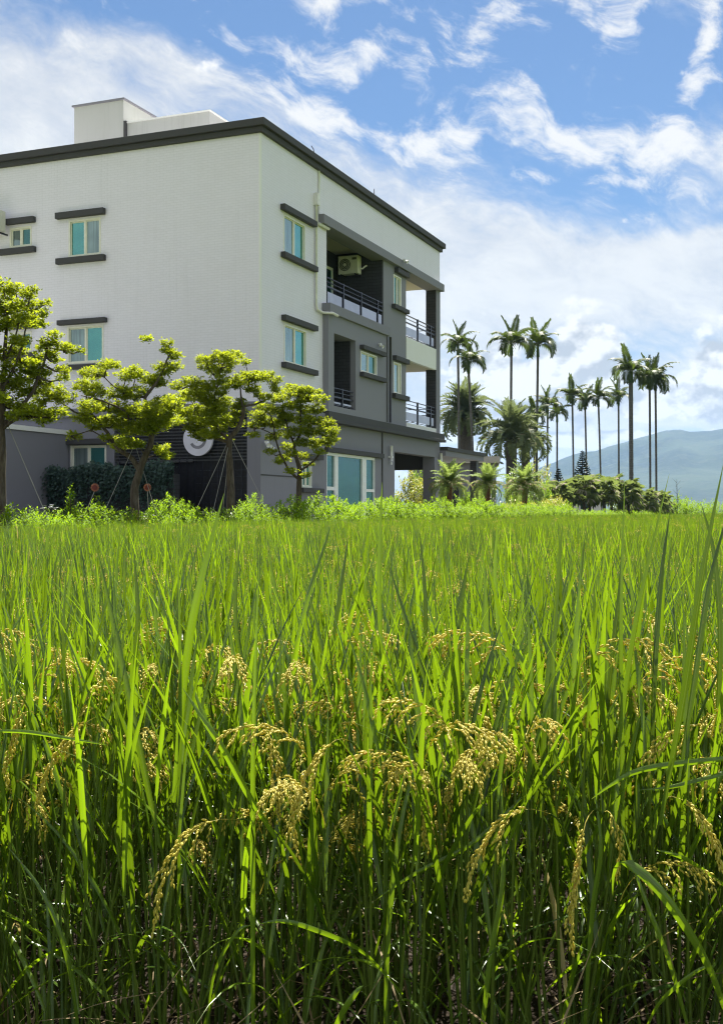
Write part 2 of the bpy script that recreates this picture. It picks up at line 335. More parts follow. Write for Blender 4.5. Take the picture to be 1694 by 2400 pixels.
def np_mesh(name, V, F, m, tint=None, smooth=False, extra=None):
    """V (n,3); F (k,3|4) all of one size; tint per vertex"""
    V = np.asarray(V, np.float32); F = np.asarray(F, np.int32); k = F.shape[1]
    me = bpy.data.meshes.new(name); me.vertices.add(len(V)); me.vertices.foreach_set('co', V.ravel())
    me.loops.add(F.size); me.loops.foreach_set('vertex_index', F.ravel())
    me.polygons.add(len(F)); me.polygons.foreach_set('loop_start', np.arange(0, F.size, k, dtype=np.int32))
    me.polygons.foreach_set('loop_total', np.full(len(F), k, np.int32))
    if smooth: me.polygons.foreach_set('use_smooth', np.ones(len(F), bool))
    for mm in (m if isinstance(m, (list, tuple)) else [m]): me.materials.append(mm)
    if tint is not None:
        a = me.attributes.new('tint', 'FLOAT', 'POINT'); a.data.foreach_set('value', np.asarray(tint, np.float32))
    for nm, val in (extra or {}).items():
        a = me.attributes.new(nm, 'FLOAT', 'POINT'); a.data.foreach_set('value', np.asarray(val, np.float32))
    me.update(calc_edges=True); me.validate(); return me
def rand_unit(n):
    a = rng.normal(size=(n, 3)); return a / np.linalg.norm(a, axis=1, keepdims=True)
def leaf_quads(P, D, Nn, ln, wd, tint):
    """P base points, D direction, Nn normal, all (n,3): each leaf a folded diamond of two faces (4 verts + fold)"""
    S = np.cross(D, Nn); S /= np.linalg.norm(S, axis=1, keepdims=True) + 1e-9
    up = np.cross(S, D)
    ln = np.asarray(ln)[:, None]; wd = np.asarray(wd)[:, None]
    mid = P + D * ln * .5 - up * ln * .06
    V = np.stack([P, mid + S * wd * .5 + up * wd * .18, P + D * ln - up * ln * .10, mid - S * wd * .5 + up * wd * .18], 1).reshape(-1, 3)
    n = len(P); i = np.arange(n)[:, None] * 4
    F = np.concatenate([i + np.array([[0, 1, 2]]), i + np.array([[0, 2, 3]])], 0)
    return V, F, np.repeat(tint, 4)

# ------------------------------------------------------------------ ground, paddy, garden plot, mountain
CORNER = (-2.884, 33.0); BROT = math.atan2(.92693, .37523)
UX, UY, VX, VY = .37523, .92693, -.92693, .37523
def BW(u, v, z=0.0): return (CORNER[0] + u * UX + v * VX, CORNER[1] + u * UY + v * VY, z)
GZ = .60                                   # garden level
def sheet(name, pts, m, label=None):
    me = bpy.data.meshes.new(name); me.from_pydata(pts, [], [tuple(range(len(pts)))]); me.materials.append(m)
    return tag(link(name, me), kind='structure')
sheet('ground', [(-9000, -300, -.06), (9000, -300, -.06), (9000, 14000, -.06), (-9000, 14000, -.06)], M['grassy'])
# paddy mud, a little uneven
g = MB(); nx, ny = 60, 110
ys = [1.2 * (125 / 1.2) ** (j / ny) for j in range(ny + 1)]
for j, y in enumerate(ys):
    for i in range(nx + 1):
        x = -8 + (8 + y * .36 + 3) * i / nx if y < 30 else (-8 + (y - 30) * .40) + (19 + (y - 30) * .02 + 8) * i / nx
        g.v.append((x, y, .02 * math.sin(x * 9 + y * 4) * math.sin(y * 7 - x * 3)))
for j in range(ny):
    for i in range(nx):
        o = j * (nx + 1) + i; g.f.append((o, o + 1, o + nx + 2, o + nx + 1))
tag(g.build('paddy_field', M['soil'], smooth=True), kind='structure')
# raised garden plot with a sloping bank towards the paddy (house frame: outer edge v = -4.3)
pl = MB()
prof = [(-4.35, -.05), (-4.05, .35), (-3.9, GZ - .04), (-3.6, GZ), (60, GZ)]
us = [-24, -12, 0, 12, 24, 45, 75, 110]
for u in us:
    for (v, z) in prof: pl.v.append(BW(u, v, z + (rnd.uniform(-.02, .02) if 0 < z < GZ else 0)))
for i in range(len(us) - 1):
    for j in range(len(prof) - 1):
        o = i * 5 + j; pl.f.append((o, o + 5, o + 6, o + 1))
tag(pl.build('garden_ground', M['bedsoil']), kind='structure')
# paved yard round the house
yd = MB(); yd.v = [BW(-1.2, -1.6, GZ + .05), BW(24, -1.6, GZ + .05), BW(24, 14, GZ + .05), BW(-1.2, 14, GZ + .05)]; yd.f = [(0, 1, 2, 3)]
tag(yd.build('paved_yard', M['concrete']), kind='structure')

def mountain():
    # ridge height over azimuth (degrees, metres at 5.2 km)
    # the ridge stays under 430 m
    prof_az = [-40, -20, -5, 6, 8.8, 10.0, 11.3, 13.0, 14.8, 15.3, 16.3, 17.4, 20, 25, 32, 42, 50, 60, 75]
    prof_h = [160, 60, 30, 60, 205, 236, 272, 308, 352, 357, 340, 352, 400, 430, 340, 270, 250, 330, 200]
    na, nr = 340, 46
    from mathutils import noise
    V = []; F = []
    for i in range(na + 1):
        a = -40 + 115 * i / na; h = float(np.interp(a, prof_az, prof_h))
        for j in range(nr + 1):
            t = j / nr; rr = 3100 + 4200 * t
            x = rr * math.sin(R(a)); y = rr * math.cos(R(a))
            s = t / .5 if t < .5 else (1 - t) / .5
            env = s ** 1.25
            p = Vector((x / 700, y / 700, 0)); rg = 1 - abs(noise.noise(p)) * 1.6
            p2 = Vector((x / 230, y / 230, 3)); r2 = 1 - abs(noise.noise(p2)) * 1.6
            amp = min(1, s * 2.2) * (1 - max(0, s - .82) / .18 * .9)
            z = h * env * (rr / 5200 if False else 1.0) + amp * (120 * (rg - .6) + 45 * (r2 - .6)) * s + (noise.noise(Vector((x / 90, y / 90, 7))) * 9 * min(1, s * 2))
            V.append((x, y, max(z, -5) if t not in (0, 1) else -5))
    for i in range(na):
        for j in range(nr):
            o = i * (nr + 1) + j; F.append((o, o + nr + 1, o + nr + 2, o + 1))
    tag(link('mountain', np_mesh('mountain', V, F, M['hill'], smooth=True)), kind='structure')
mountain()

# ------------------------------------------------------------------ the house
house = empty('apartment_house', (CORNER[0], CORNER[1], 0), BROT)
tag(house, 'three storey white tiled house with charcoal cornice and grey balcony bays', 'house')
def hb(name, m, *boxes, bevel=0.0, parent=house):
    b = MB()
    for q in boxes: b.box(*q)
    return b.build(name, m, parent, bevel=bevel)
VL = 13.0
TOP = 11.92
def holed(a0, a1, z0, z1, holes):
    """rectangles of a wall face left round its window openings"""
    A = sorted({a0, a1} | {h[0] for h in holes} | {h[1] for h in holes}); out = []
    for p, q in zip(A[:-1], A[1:]):
        cuts = sorted((h[2], h[3]) for h in holes if h[0] < (p + q) / 2 < h[1]); z = z0
        for (c0, c1) in cuts: out.append((p, q, z, c0)); z = c1
        out.append((p, q, z, z1))
    return out
HR = [(1.49, 3.03, 8.79, 9.96), (1.52, 3.11, 5.52, 6.69)]
HL = [(5.43, 6.60, 8.88, 10.02), (7.99, 8.83, 9.36, 9.99), (5.33, 6.65, 5.60, 6.75), (7.99, 8.83, 6.05, 6.70)]
uw = MB()
for (p, q, z0, z1) in holed(0, 4.67, 4.22, TOP, HR): uw.box(p, q, 0, .22, z0, z1)
for (p, q, z0, z1) in holed(.22, VL, 4.22, TOP, HL): uw.box(0, .22, p, q, z0, z1)
uw.box(.222, 4.67, .222, VL, 4.22, TOP); uw.build('upper_wall', M['white'], house)
hb('upper_wall', M['white'], (4.672, 16.4, .0, .45, 10.552, TOP), (4.672, 16.4, .45, VL, 10.66, TOP))
hb('corner_trim', M['white_plain'], (-.012, .05, -.012, .05, 4.25, TOP - .02))
# charcoal cornice of two steps round the roof edge
hb('cornice', M['dark_trim'], (-.10, 16.50, -.10, .12, 11.921, 12.08), (-.10, .12, .121, VL, 11.921, 12.08), (16.38, 16.50, .121, VL, 11.921, 12.08),
   (-.20, 16.62, -.20, .10, 12.081, 12.29), (-.20, .10, .101, VL, 12.081, 12.29), (16.38, 16.62, .101, VL, 12.081, 12.29), bevel=.012)
hb('roof_slab', M['concrete'], (.1, 16.4, .1, VL, 11.6, 11.9))
# lower storey in grey paint
hb('lower_wall', M['grey'], (0.005, 2.75, .005, .4, 0, 3.95), (2.75, 4.69, .005, .4, 2.66, 3.95), (2.75, 4.69, .005, .4, 0, 1.80), (3.50, 4.69, .005, .4, 1.80, 2.66),
   (4.69, 9.03, .005, .4, 3.0, 3.95), (9.03, 9.62, .005, .4, 0, 3.95), (9.80, 11.0, .005, .4, 0, 3.95), (11.0, 16.45, .005, .4, 3.32, 3.95),
   (.006, .45, .4, .44, 0, 3.95), (.006, .30, 4.95, 5.23, 0, 3.95), (.006, .30, 6.53, VL, 0, 3.95), (.006, .30, 5.23, 6.53, 3.09, 3.95), (.006, .30, 5.23, 6.53, 0, 2.05), (.301, 11, 4.951, VL - .2, 0, 3.93), (.4, 11.0, .41, 4.9, 3.65, 3.95), (.9, 11, .45, VL - .1, 0, 3.94))
hb('groove', M['dark_trim'], (.02, 2.7, -.004, .02, 2.10, 2.14))
hb('recess_strip', M['pipe_dark'], (9.622, 9.798, .10, .3, 0, 3.95))
# belt course
hb('belt_course', M['dark_trim'], (4.37, 16.45, -.27, .0, 3.95, 4.06), (4.37, 16.42, -.22, .0, 4.061, 4.30), bevel=.01)
hb('belt_course', M['grey'], (-.10, 4.36, -.10, .0, 3.951, 4.22), (-.10, 0, .001, VL, 3.951, 4.22), bevel=.01)
# second-storey bay in grey
hb('bay_wall', M['grey_light'], (4.37, 4.82, -.20, .4, 4.301, 7.44), (6.67, 9.73, -.20, -.001, 6.60, 7.44), (6.67, 9.73, -.20, -.001, 4.301, 5.85),
   (6.67, 7.09, -.20, -.001, 5.85, 6.60), (8.64, 9.73, -.20, -.001, 5.85, 6.60), (4.82, 6.67, -.20, .4, 6.86, 7.44), (4.82, 6.67, -.20, .4, 4.301, 4.50),
   (6.70, 9.73, 0.001, 1.8, 4.301, 7.44))
hb('recess_wall', M['tile_dark'], (4.82, 6.70, 1.5, 1.6, 4.3, 7.4), (6.64, 6.698, .002, 1.5, 4.5, 6.858))
hb('recess_floor', M['grey'], (4.70, 6.64, -.10, 1.5, 4.30, 4.48))
hb('recess_ceiling', M['grey'], (4.70, 6.64, .41, 1.5, 6.90, 7.2))
hb('balcony_ledge', M['grey'], (4.30, 9.76, -.30, .12, 7.441, 7.76), bevel=.012)
hb('bay_edge', M['dark_trim'], (9.60, 9.74, -.205, -.201, 4.32, 7.43))
# third-storey recessed balcony
hb('balcony_floor', M['grey'], (4.672, 9.80, .121, 1.86, 7.30, 7.50))
hb('recess_wall', M['tile_dark'], (4.672, 9.83, 1.86, 2.0, 7.3, 10.66), (9.77, 9.829, .03, 1.86, 7.5, 10.60))
hb('balcony_ceiling', M['cream'], (4.672, 9.80, .46, 1.86, 10.60, 10.655))
hb('balcony_beam', M['grey'], (4.03, 16.42, -.20, .45, 10.25, 10.55), bevel=.012)
# grey wall strip between the two balconies, with the narrow windows
hb('bay_wall', M['grey_light'], (9.831, 10.85, .0, 1.99, 4.301, 10.249), (11.70, 12.25, .0, 2.2, 4.301, 10.249),
   (10.85, 11.70, .0, 1.99, 9.96, 10.249), (10.85, 11.70, .0, 1.99, 6.69, 8.80), (10.85, 11.70, .0, 1.99, 4.301, 5.48), (10.85, 11.70, .25, 1.99, 5.48, 6.69), (10.85, 11.70, .25, 1.99, 8.80, 9.96))
hb('inner_wall', M['grey'], (4.70, 12.25, 2.0, VL, 3.96, 10.655), (12.25, 16.38, 2.25, VL, 3.96, 10.655))
# corner balconies at the far end
hb('balcony_slab', M['cream'], (12.252, 16.38, .14, 2.24, 6.95, 7.30))
hb('balcony_slab', M['grey'], (11.0, 16.38, .001, VL, 3.96, 4.20))
hb('balcony_parapet', M['white_plain'], (12.252, 15.88, -.015, .135, 6.93, 7.79))
hb('balcony_parapet', M['white_plain'], (12.252, 15.88, -.015, .135, 4.302, 4.50))
hb('balcony_ceiling', M['cream'], (12.252, 16.38, .46, 2.24, 10.40, 10.655))
hb('corner_column', M['tile_dark'], (15.90, 16.40, .004, .44, 4.302, 10.249))
hb('corner_column', M['grey'], (16.401, 16.43, -.01, .45, 4.302, 10.249), (15.90, 16.40, -.012, .003, 4.302, 10.249))
# porch under them
hb('porch_column', M['grey'], (15.75, 16.45, .006, .52, 0, 3.319))
hb('porch_lintel', M['dark_trim'], (16.0, 16.4, .53, 4.0, 2.82, 3.95))
hb('porch_ceiling', M['cream'], (11.001, 16.0, .41, 6.0, 3.55, 3.94))
hb('porch_back_wall', M['grey'], (11.001, 16.4, 4.0, 4.3, 0, 3.54))
hb('porch_wall', M['concrete'], (16.0, 16.3, .55, 4.0, 0, 1.25))

def window(face, a0, a1, z0, z1, depth=.10, split=.5, mats=('glass_curtain', 'glass'), hood=None, sill=None, framem='frame', proj=.16, off=0.0, nob=False):
    """face 'R' runs along u (outward is -v), 'L' runs along v (outward is -u)"""
    def bx(p0, p1, d0, d1, q0, q1):      # d: outward positive
        return (p0, p1, -d1 - off, -d0 - off, q0, q1) if face == 'R' else (-d1 - off, -d0 - off, p0, p1, q0, q1)
    t = .055
    am = a0 + (a1 - a0) * split
    fr = MB()
    for q in (bx(a0, a1, -depth, .012, z1 - t, z1), bx(a0, a1, -depth, .018, z0, z0 + t), bx(a0, a0 + t, -depth, .012, z0 + t, z1 - t), bx(a1 - t, a1, -depth, .012, z0 + t, z1 - t),
              bx(am - t * .6, am + t * .6, -depth, -.01, z0 + t, z1 - t)): fr.box(*q)
    wn = fr.build('window', M[framem], house)
    for (p0, p1, mm, d) in ((a0 + t, am - t * .6, mats[0], -.05), (am + t * .6, a1 - t, mats[1], -.065)):
        MB().box(*bx(p0, p1, d - .012, d, z0 + t, z1 - t)).build('pane', M[mm], wn)
    s = MB()
    # inner sash lines
    for (p0, p1, d) in ((a0 + t, am - t * .6, -.045), (am + t * .6, a1 - t, -.06)):
        k = .028
        for q in (bx(p0, p0 + k, d - .004, d + .012, z0 + t, z1 - t), bx(p1 - k, p1, d - .004, d + .012, z0 + t, z1 - t), bx(p0 + k, p1 - k, d - .004, d + .012, z0 + t, z0 + t + k), bx(p0 + k, p1 - k, d - .004, d + .012, z1 - t - k, z1 - t)): s.box(*q)
    s.build('sash', M[framem], wn)
    if hood: MB().box(*bx(hood[0], hood[1], .001, proj, hood[2], hood[3])).build('hood', M['dark_trim'], wn, bevel=.012)
    if sill: MB().box(*bx(sill[0], sill[1], .001, proj, sill[2], sill[3])).build('sill', M['dark_trim'], wn, bevel=.012)
    return wn
# windows are set on shallow dark reveals; the solid wall behind stays whole
RV = M['white_plain']
window('R', 1.49, 3.03, 8.79, 9.96, depth=.14, hood=(1.27, 3.62, 10.02, 10.20), sill=(1.30, 3.69, 8.62, 8.785))
window('R', 1.52, 3.11, 5.52, 6.69, depth=.14, hood=(1.34, 3.69, 6.75, 6.92), sill=(1.34, 3.71, 5.35, 5.515))
window('L', 5.43, 6.60, 8.88, 10.02, depth=.14, mats=('glass_curtain', 'glass'), hood=(5.25, 7.01, 10.08, 10.27), sill=(5.24, 6.99, 8.68, 8.86))
window('L', 7.99, 8.83, 9.36, 9.99, depth=.14, mats=('glass_dark', 'glass_curtain'), hood=(7.83, 8.91, 10.08, 10.26), sill=(7.81, 9.20, 9.15, 9.33))
window('L', 5.33, 6.65, 5.60, 6.75, depth=.14, mats=('glass', 'glass_curtain'), hood=(5.19, 6.94, 6.80, 6.95), sill=(5.14, 6.87, 5.42, 5.56))
window('L', 7.99, 8.83, 6.05, 6.70, depth=.14, mats=('glass_dark', 'glass_curtain'), hood=(7.83, 8.91, 6.78, 6.96), sill=(7.81, 9.20, 5.84, 6.02))
window('L', 5.23, 6.53, 2.05, 3.09, depth=.14, mats=('glass', 'glass_curtain'), hood=(5.10, 6.60, 3.11, 3.28), sill=(5.1, 6.60, 1.88, 2.03))
window('R', 2.77, 3.49, 1.81, 2.65, depth=.12, mats=('glass_dark', 'glass'), hood=(2.6, 4.12, 2.70, 2.86), sill=(2.6, 4.17, 1.65, 1.795))
window('R', 7.10, 8.63, 5.86, 6.59, depth=.12, mats=('glass_curtain', 'glass_dark'), hood=(7.03, 9.23, 6.63, 6.78), sill=(7.03, 9.30, 5.70, 5.855), off=.20)
window('R', 10.86, 11.69, 8.81, 9.95, depth=.12, split=.55, mats=('glass_dark', 'glass_curtain'), hood=(10.97, 12.25, 10.03, 10.21), sill=(10.66, 12.25, 8.65, 8.805))
window('R', 10.86, 11.69, 5.49, 6.68, depth=.12, split=.75, mats=('glass_curtain', 'glass'), hood=(10.78, 12.27, 6.72, 6.90), sill=(10.70, 12.27, 5.30, 5.485))
# wide glazed garden window on the ground floor
fw = MB()
for q in ((4.70, 9.02, .02, .12, 2.90, 2.995), (4.70, 9.02, .02, .12, .64, .75), (4.70, 4.76, .02, .12, .75, 2.90), (8.95, 9.02, .02, .12, .75, 2.90), (5.40, 5.68, .02, .12, .75, 2.90), (7.83, 8.20, .02, .12, .75, 2.90),
          (4.76, 5.40, .025, .12, 1.76, 1.88), (8.20, 8.95, .025, .12, 1.76, 1.86)): fw.box(*q)
gw = fw.build('garden_window', M['frame_white'], house)
for (a, b, z0, z1, mm) in ((4.76, 5.40, 1.88, 2.90, 'glass_wide'), (4.76, 5.40, .75, 1.76, 'glass_dark'), (5.68, 7.83, .75, 2.90, 'glass_wide'), (8.20, 8.95, 1.86, 2.90, 'glass_wide'), (8.20, 8.95, .75, 1.76, 'glass_dark')):
    MB().box(a, b, .08, .092, z0, z1).build('pane', M[mm], gw)
MB().box(4.55, 9.62, -.12, .004, 3.0, 3.16).build('hood', M['dark_trim'], gw, bevel=.01)
# balcony door behind the railing
dr = hb('balcony_door', M['frame_white'], (8.55, 9.35, 1.80, 1.858, 9.90, 10.0), (8.55, 8.65, 1.80, 1.858, 7.5, 9.90), (9.25, 9.35, 1.80, 1.858, 7.5, 9.90))
MB().box(8.65, 9.25, 1.83, 1.845, 7.5, 9.90).build('pane', M['glass_dark'], dr)

def railing(u0, u1, zb, zt, posts, v=.02, panel=True):
    rl = MB().box(u0, u1, v - .03, v + .03, zt - .045, zt - .02).build('railing', M['metal_dark'], house)
    for p in posts: MB().box(p - .035, p + .035, v - .032, v + .032, zb, zt).build('post', M['metal_dark'], rl)
    for z, hh in ((zt - .17, .018), (zt - .32, .05), (zb + .06, .02)):
        MB().box(u0, u1, v - .022, v + .022, z - hh / 2, z + hh / 2).build('rail', M['metal_dark'], rl)
    if panel:
        e = [u0] + list(posts) + [u1]
        for a, b in zip(e[:-1], e[1:]):
            if b - a > .3: MB().box(a + .10, b - .10, v - .006, v + .006, zb + .10, zt - .48).build('panel', M['panel'], rl)
    return rl
railing(4.69, 9.76, 7.762, 8.70, (6.08, 7.67, 9.26))
railing(12.27, 15.88, 7.792, 8.70, (13.76, 15.35), v=.06)
railing(12.27, 15.88, 4.502, 5.40, (13.76, 15.35), v=.06)
railing(4.84, 6.63, 4.502, 5.14, (5.70,), v=-.10)
# far side of the corner balconies, seen through the openings
for zb, zt in ((7.30, 8.70), (4.20, 5.40)):
    rl = MB().box(16.31, 16.35, .45, 2.24, zt - .05, zt - .025).build('railing', M['metal_dark'], house)
    for p in (.95, 1.6, 2.18): MB().box(16.295, 16.365, p - .03, p + .03, zb, zt).build('post', M['metal_dark'], rl)
    for z in (zt - .3, zt - .55, zt - .8): MB().box(16.31, 16.35, .45, 2.24, z - .014, z + .014).build('rail', M['metal_dark'], rl)
# pipes
MB().tube([(3.74, -.06, 11.15), (3.74, -.06, 7.58), (3.80, -.07, 7.46), (4.26, -.07, 7.44), (4.34, -.36, 7.42), (4.75, -.36, 7.40)], .045, 8).build('drain_pipe', M['pipe'], house, smooth=True)
hb('pipe_box', M['pipe'], (3.66, 3.82, -.15, -.001, 10.75, 11.12))
MB().tube([(4.02, -.03, 11.92), (4.02, -.03, 10.56)], .032, 8).build('drain_pipe', M['white_plain'], house, smooth=True)
MB().tube([(3.85, -.06, 10.22), (4.62, -.10, 10.20)], .05, 8).build('drain_pipe', M['pipe'], house, smooth=True)
MB().tube([(9.79, -.28, 7.42), (9.79, -.28, 4.31)], .05, 8).build('downpipe', M['pipe_dark'], house, smooth=True)
MB().tube([(9.70, .02, 3.94), (9.70, .02, .6)], .05, 8).build('downpipe', M['pipe_dark'], house, smooth=True)
for u in (10.40, 16.30):
    wl = MB().tube([(u, -.09, 3.50), (u, -.09, 2.92)], .055, 10).build('wall_lamp', M['lampwhite'], house, smooth=True)
    MB().box(u - .07, u + .07, -.14, .004, 3.05, 3.12).build('bracket', M['lampwhite'], wl)
    MB().tube([(u, -.09, 2.90), (u, -.09, 2.80)], [.03, .045], 8).build('lamp_tip', M['lampwhite'], wl)
def spot(loc, d):
    s = MB().tube([loc, (loc[0] + d[0] * .12, loc[1] + d[1] * .12, loc[2] - .06)], [.05, .07], 10).build('spotlight', M['lampwhite'], house, smooth=True)
    MB().box(loc[0] - .05, loc[0] + .05, loc[1] - .05, loc[1] + .05, loc[2] + .02, loc[2] + .07).build('bracket', M['lampwhite'], s)
spot((.18, -.10, 3.02), (-.5, -.8)); spot((.36, -.12, 2.92), (.5, -.8)); spot((8.75, -.28, 6.98), (0, -1)); spot((11.3, -.28, 10.50), (0, -1))
# rooftop stair head and tank wall
rt = hb('stair_head', M['white_roof'], (3.0, 4.9, 6.62, 8.58, 11.9, 14.74)); MB().box(2.94, 4.96, 6.56, 8.64, 14.741, 14.80).build('coping', M['grey'], rt)
rt2 = hb('roof_wall', M['white_roof'], (3.05, 4.34, 3.39, 6.61, 11.9, 13.96)); MB().box(3.01, 4.38, 3.35, 6.612, 13.961, 14.0).build('coping', M['white_plain'], rt2)
MB().box(2.97, 3.04, 6.50, 6.60, 11.9, 14.03).build('downpipe', M['dark_trim'], rt2)
hb('stair_base', M['white_roof'], (2.8, 2.999, 6.7, 8.75, 11.9, 13.1))
MB().tube([(8.9, .0, 12.28), (8.9, .0, 12.62)], .015, 5).build('roof_spike', M['iron'], house)
MB().tube([(3.9, .05, 12.28), (3.75, .05, 12.55), (3.6, .05, 12.6)], .015, 5).build('roof_spike', M['iron'], house)
# dark trellis front on the ground floor, left face
tr = hb('trellis_panel', M['iron'], (.30, .36, .441, 4.94, 0, 3.94))
for k in range(15): MB().box(.02, .05, .442, 4.93, 2.55 + k * .095, 2.585 + k * .095).build('slat', M['pipe_dark'], tr)
for k in range(17): MB().box(.051, .075, .62 + k * .26, .645 + k * .26, .6, 3.9).build('bar', M['metal_dark'], tr)
for k in range(9): MB().box(.076, .10, .45, 2.2, .75 + k * .19, .775 + k * .19).build('slat', M['metal_dark'], tr)
MB().box(.10, .14, 2.3, 4.9, 2.52, 2.60).build('shelf', M['grey_light'], tr)
# carport roof reaching out from the far end
cp = hb('carport_roof', M['grey'], (16.46, 22.2, -.25, 5.0, 3.40, 3.62)); MB().box(16.46, 22.25, -.32, 5.05, 3.621, 3.78).build('roof_edge', M['dark_trim'], cp)
for (u, v) in ((21.8, -.05), (21.8, 4.7)): hb('carport_post', M['tile_dark'], (u - .17, u + .17, v, v + .3, 0, 3.40))
for z in (4.15, 4.55): MB().tube([(19.0, 4.6, z), (22.1, 4.6, z)], .025, 6).build('roof_rail', M['pipe'], cp)
for u in (19.0, 20.55, 22.1): MB().tube([(u, 4.6, 3.78), (u, 4.6, 4.55)], .025, 6).build('roof_rail', M['pipe'], cp)

# annex on the left, its side wall running towards the camera
annex = empty('annex', BW(-5.5, 6.6, 0), BROT); tag(annex, 'plain grey side building with roof edge whitened as if sunlit at the left of the house', 'building')
MB().box(-3, 5.48, 0, 6, 0, 3.42).build('wall', M['grey'], annex)
MB().box(-3.05, 5.48, -.05, 6, 3.421, 3.56).build('roof_edge', M['white_plain'], annex)  # sunlit stripe along the wall top, put in as white colour

# air conditioners: one on the balcony side wall, one on the left face
def aircon(loc, rz, label, hose=True):
    a = empty('air_conditioner', loc, rz); tag(a, label, 'air conditioner')
    MB().box(-.17, .17, -.39, .39, 0, .66).build('casing', M['ac'], a, bevel=.02)     # front faces -x
    gr = MB().disc((.12, .33), .235, 28, 'x', (-.182, -.171)).build('fan_grille', M['ac_dark'], a)
    for r in (.06, .12, .18, .23):
        MB().tube([(-.188, .12 + r * math.cos(t * math.pi / 14), .33 + r * math.sin(t * math.pi / 14)) for t in range(29)], .006, 4, cap=False).build('ring', M['ac'], gr)
    MB().disc((.12, .33), .05, 16, 'x', (-.196, -.186)).build('hub', M['ac'], gr)
    MB().box(-.178, -.1705, -.33, -.16, .50, .58).build('badge', M['ac_dark'], a)
    for y in (-.28, .28): MB().box(-.18, .38, y - .02, y + .02, -.05, -.002).build('bracket', M['metal_dark'], a)
    if hose: MB().tube([(0, -.39, .2), (.02, -.5, .18), (.10, -.56, .28), (.25, -.56, .33)], .03, 6).build('hose', M['pipe'], a, smooth=True)
    return a
aircon(BW(9.42, 1.165, 9.74), BROT, 'cream air conditioner on the dark wall of the top floor balcony')
aircon(BW(-.40, 9.19, 9.80), BROT, 'air conditioner on the white wall beside the small top floor window', False)

# round sign on the trellis
sg = empty('round_sign', BW(-.06, 2.0, 3.18), BROT); tag(sg, 'round white sign with dark curved print on the dark trellis', 'sign')
MB().disc((0, 0), .49, 40, 'x', (-.04, .03)).build('board', M['sign'], sg)
arc = lambda r0, r1, a0, a1, n=16: [(r1 * math.cos(R(a0 + (a1 - a0) * i / n)), r1 * math.sin(R(a0 + (a1 - a0) * i / n))) for i in range(n + 1)] + [(r0 * math.cos(R(a1 - (a1 - a0) * i / n)), r0 * math.sin(R(a1 - (a1 - a0) * i / n))) for i in range(n + 1)]
def strip(poly, name):
    b = MB(); n = len(poly) // 2
    for i in range(n - 1):
        q = [poly[i], poly[i + 1], poly[2 * n - 2 - i], poly[2 * n - 1 - i]]; o = len(b.v)
        b.v += [(-.044, p[0], p[1]) for p in q]; b.f.append((o, o + 1, o + 2, o + 3))
    b.build(name, M['sign_print'], sg)
strip(arc(.20, .29, 150, 330), 'print'); strip(arc(.0, .12, 60, 200), 'print'); strip([(-.42, .10), (-.2, .02), (0, .10), (-.02, .03), (-.2, -.06), (-.40, .05)], 'print')

# ------------------------------------------------------------------ the four pruned trees along the garden edge
def crown_cloud(clumps, size, density, flat=.82, wid=.48):
    Ps, Ds, Ns, Ls, Ws, Ts = [], [], [], [], [], []
    for (x, y, z, r) in clumps:
        # each clump: a dozen leafy shoots, leaves in rosettes round each shoot tip
        ns = max(10, int(78 * (r / .20) ** 2 * density)); base_t = rng.uniform(.1, .6)
        for _ in range(ns):
            d = rand_unit(1)[0]; d[2] = d[2] * .75 + .18; q = rng.uniform(.45, 1.06) * r
            tip = np.array([x, y, z]) + d * q * np.array([1.15, 1.15, flat])
            nl = rng.integers(7, 13); ang = rng.uniform(0, 6.28) + np.arange(nl) * 2.4
            el = rng.uniform(-.15, 1.0, nl)
            D = np.stack([np.cos(ang) * np.cos(el), np.sin(ang) * np.cos(el), np.sin(el)], 1)
            N = np.stack([-np.cos(ang) * np.sin(el), -np.sin(ang) * np.sin(el), np.cos(el)], 1) + rng.normal(0, .55, (nl, 3))
            Ps.append(tip + D * size * .12 + rng.normal(0, size * .25, (nl, 3))); Ds.append(D); Ns.append(N)
            s = size * rng.uniform(.7, 1.25, nl); Ls.append(s); Ws.append(s * wid)
            Ts.append(np.clip(base_t + rng.normal(.1, .2) + rng.normal(0, .12, nl), 0, .93))
    return leaf_quads(np.concatenate(Ps), np.concatenate(Ds), np.concatenate(Ns), np.concatenate(Ls), np.concatenate(Ws), np.concatenate(Ts))
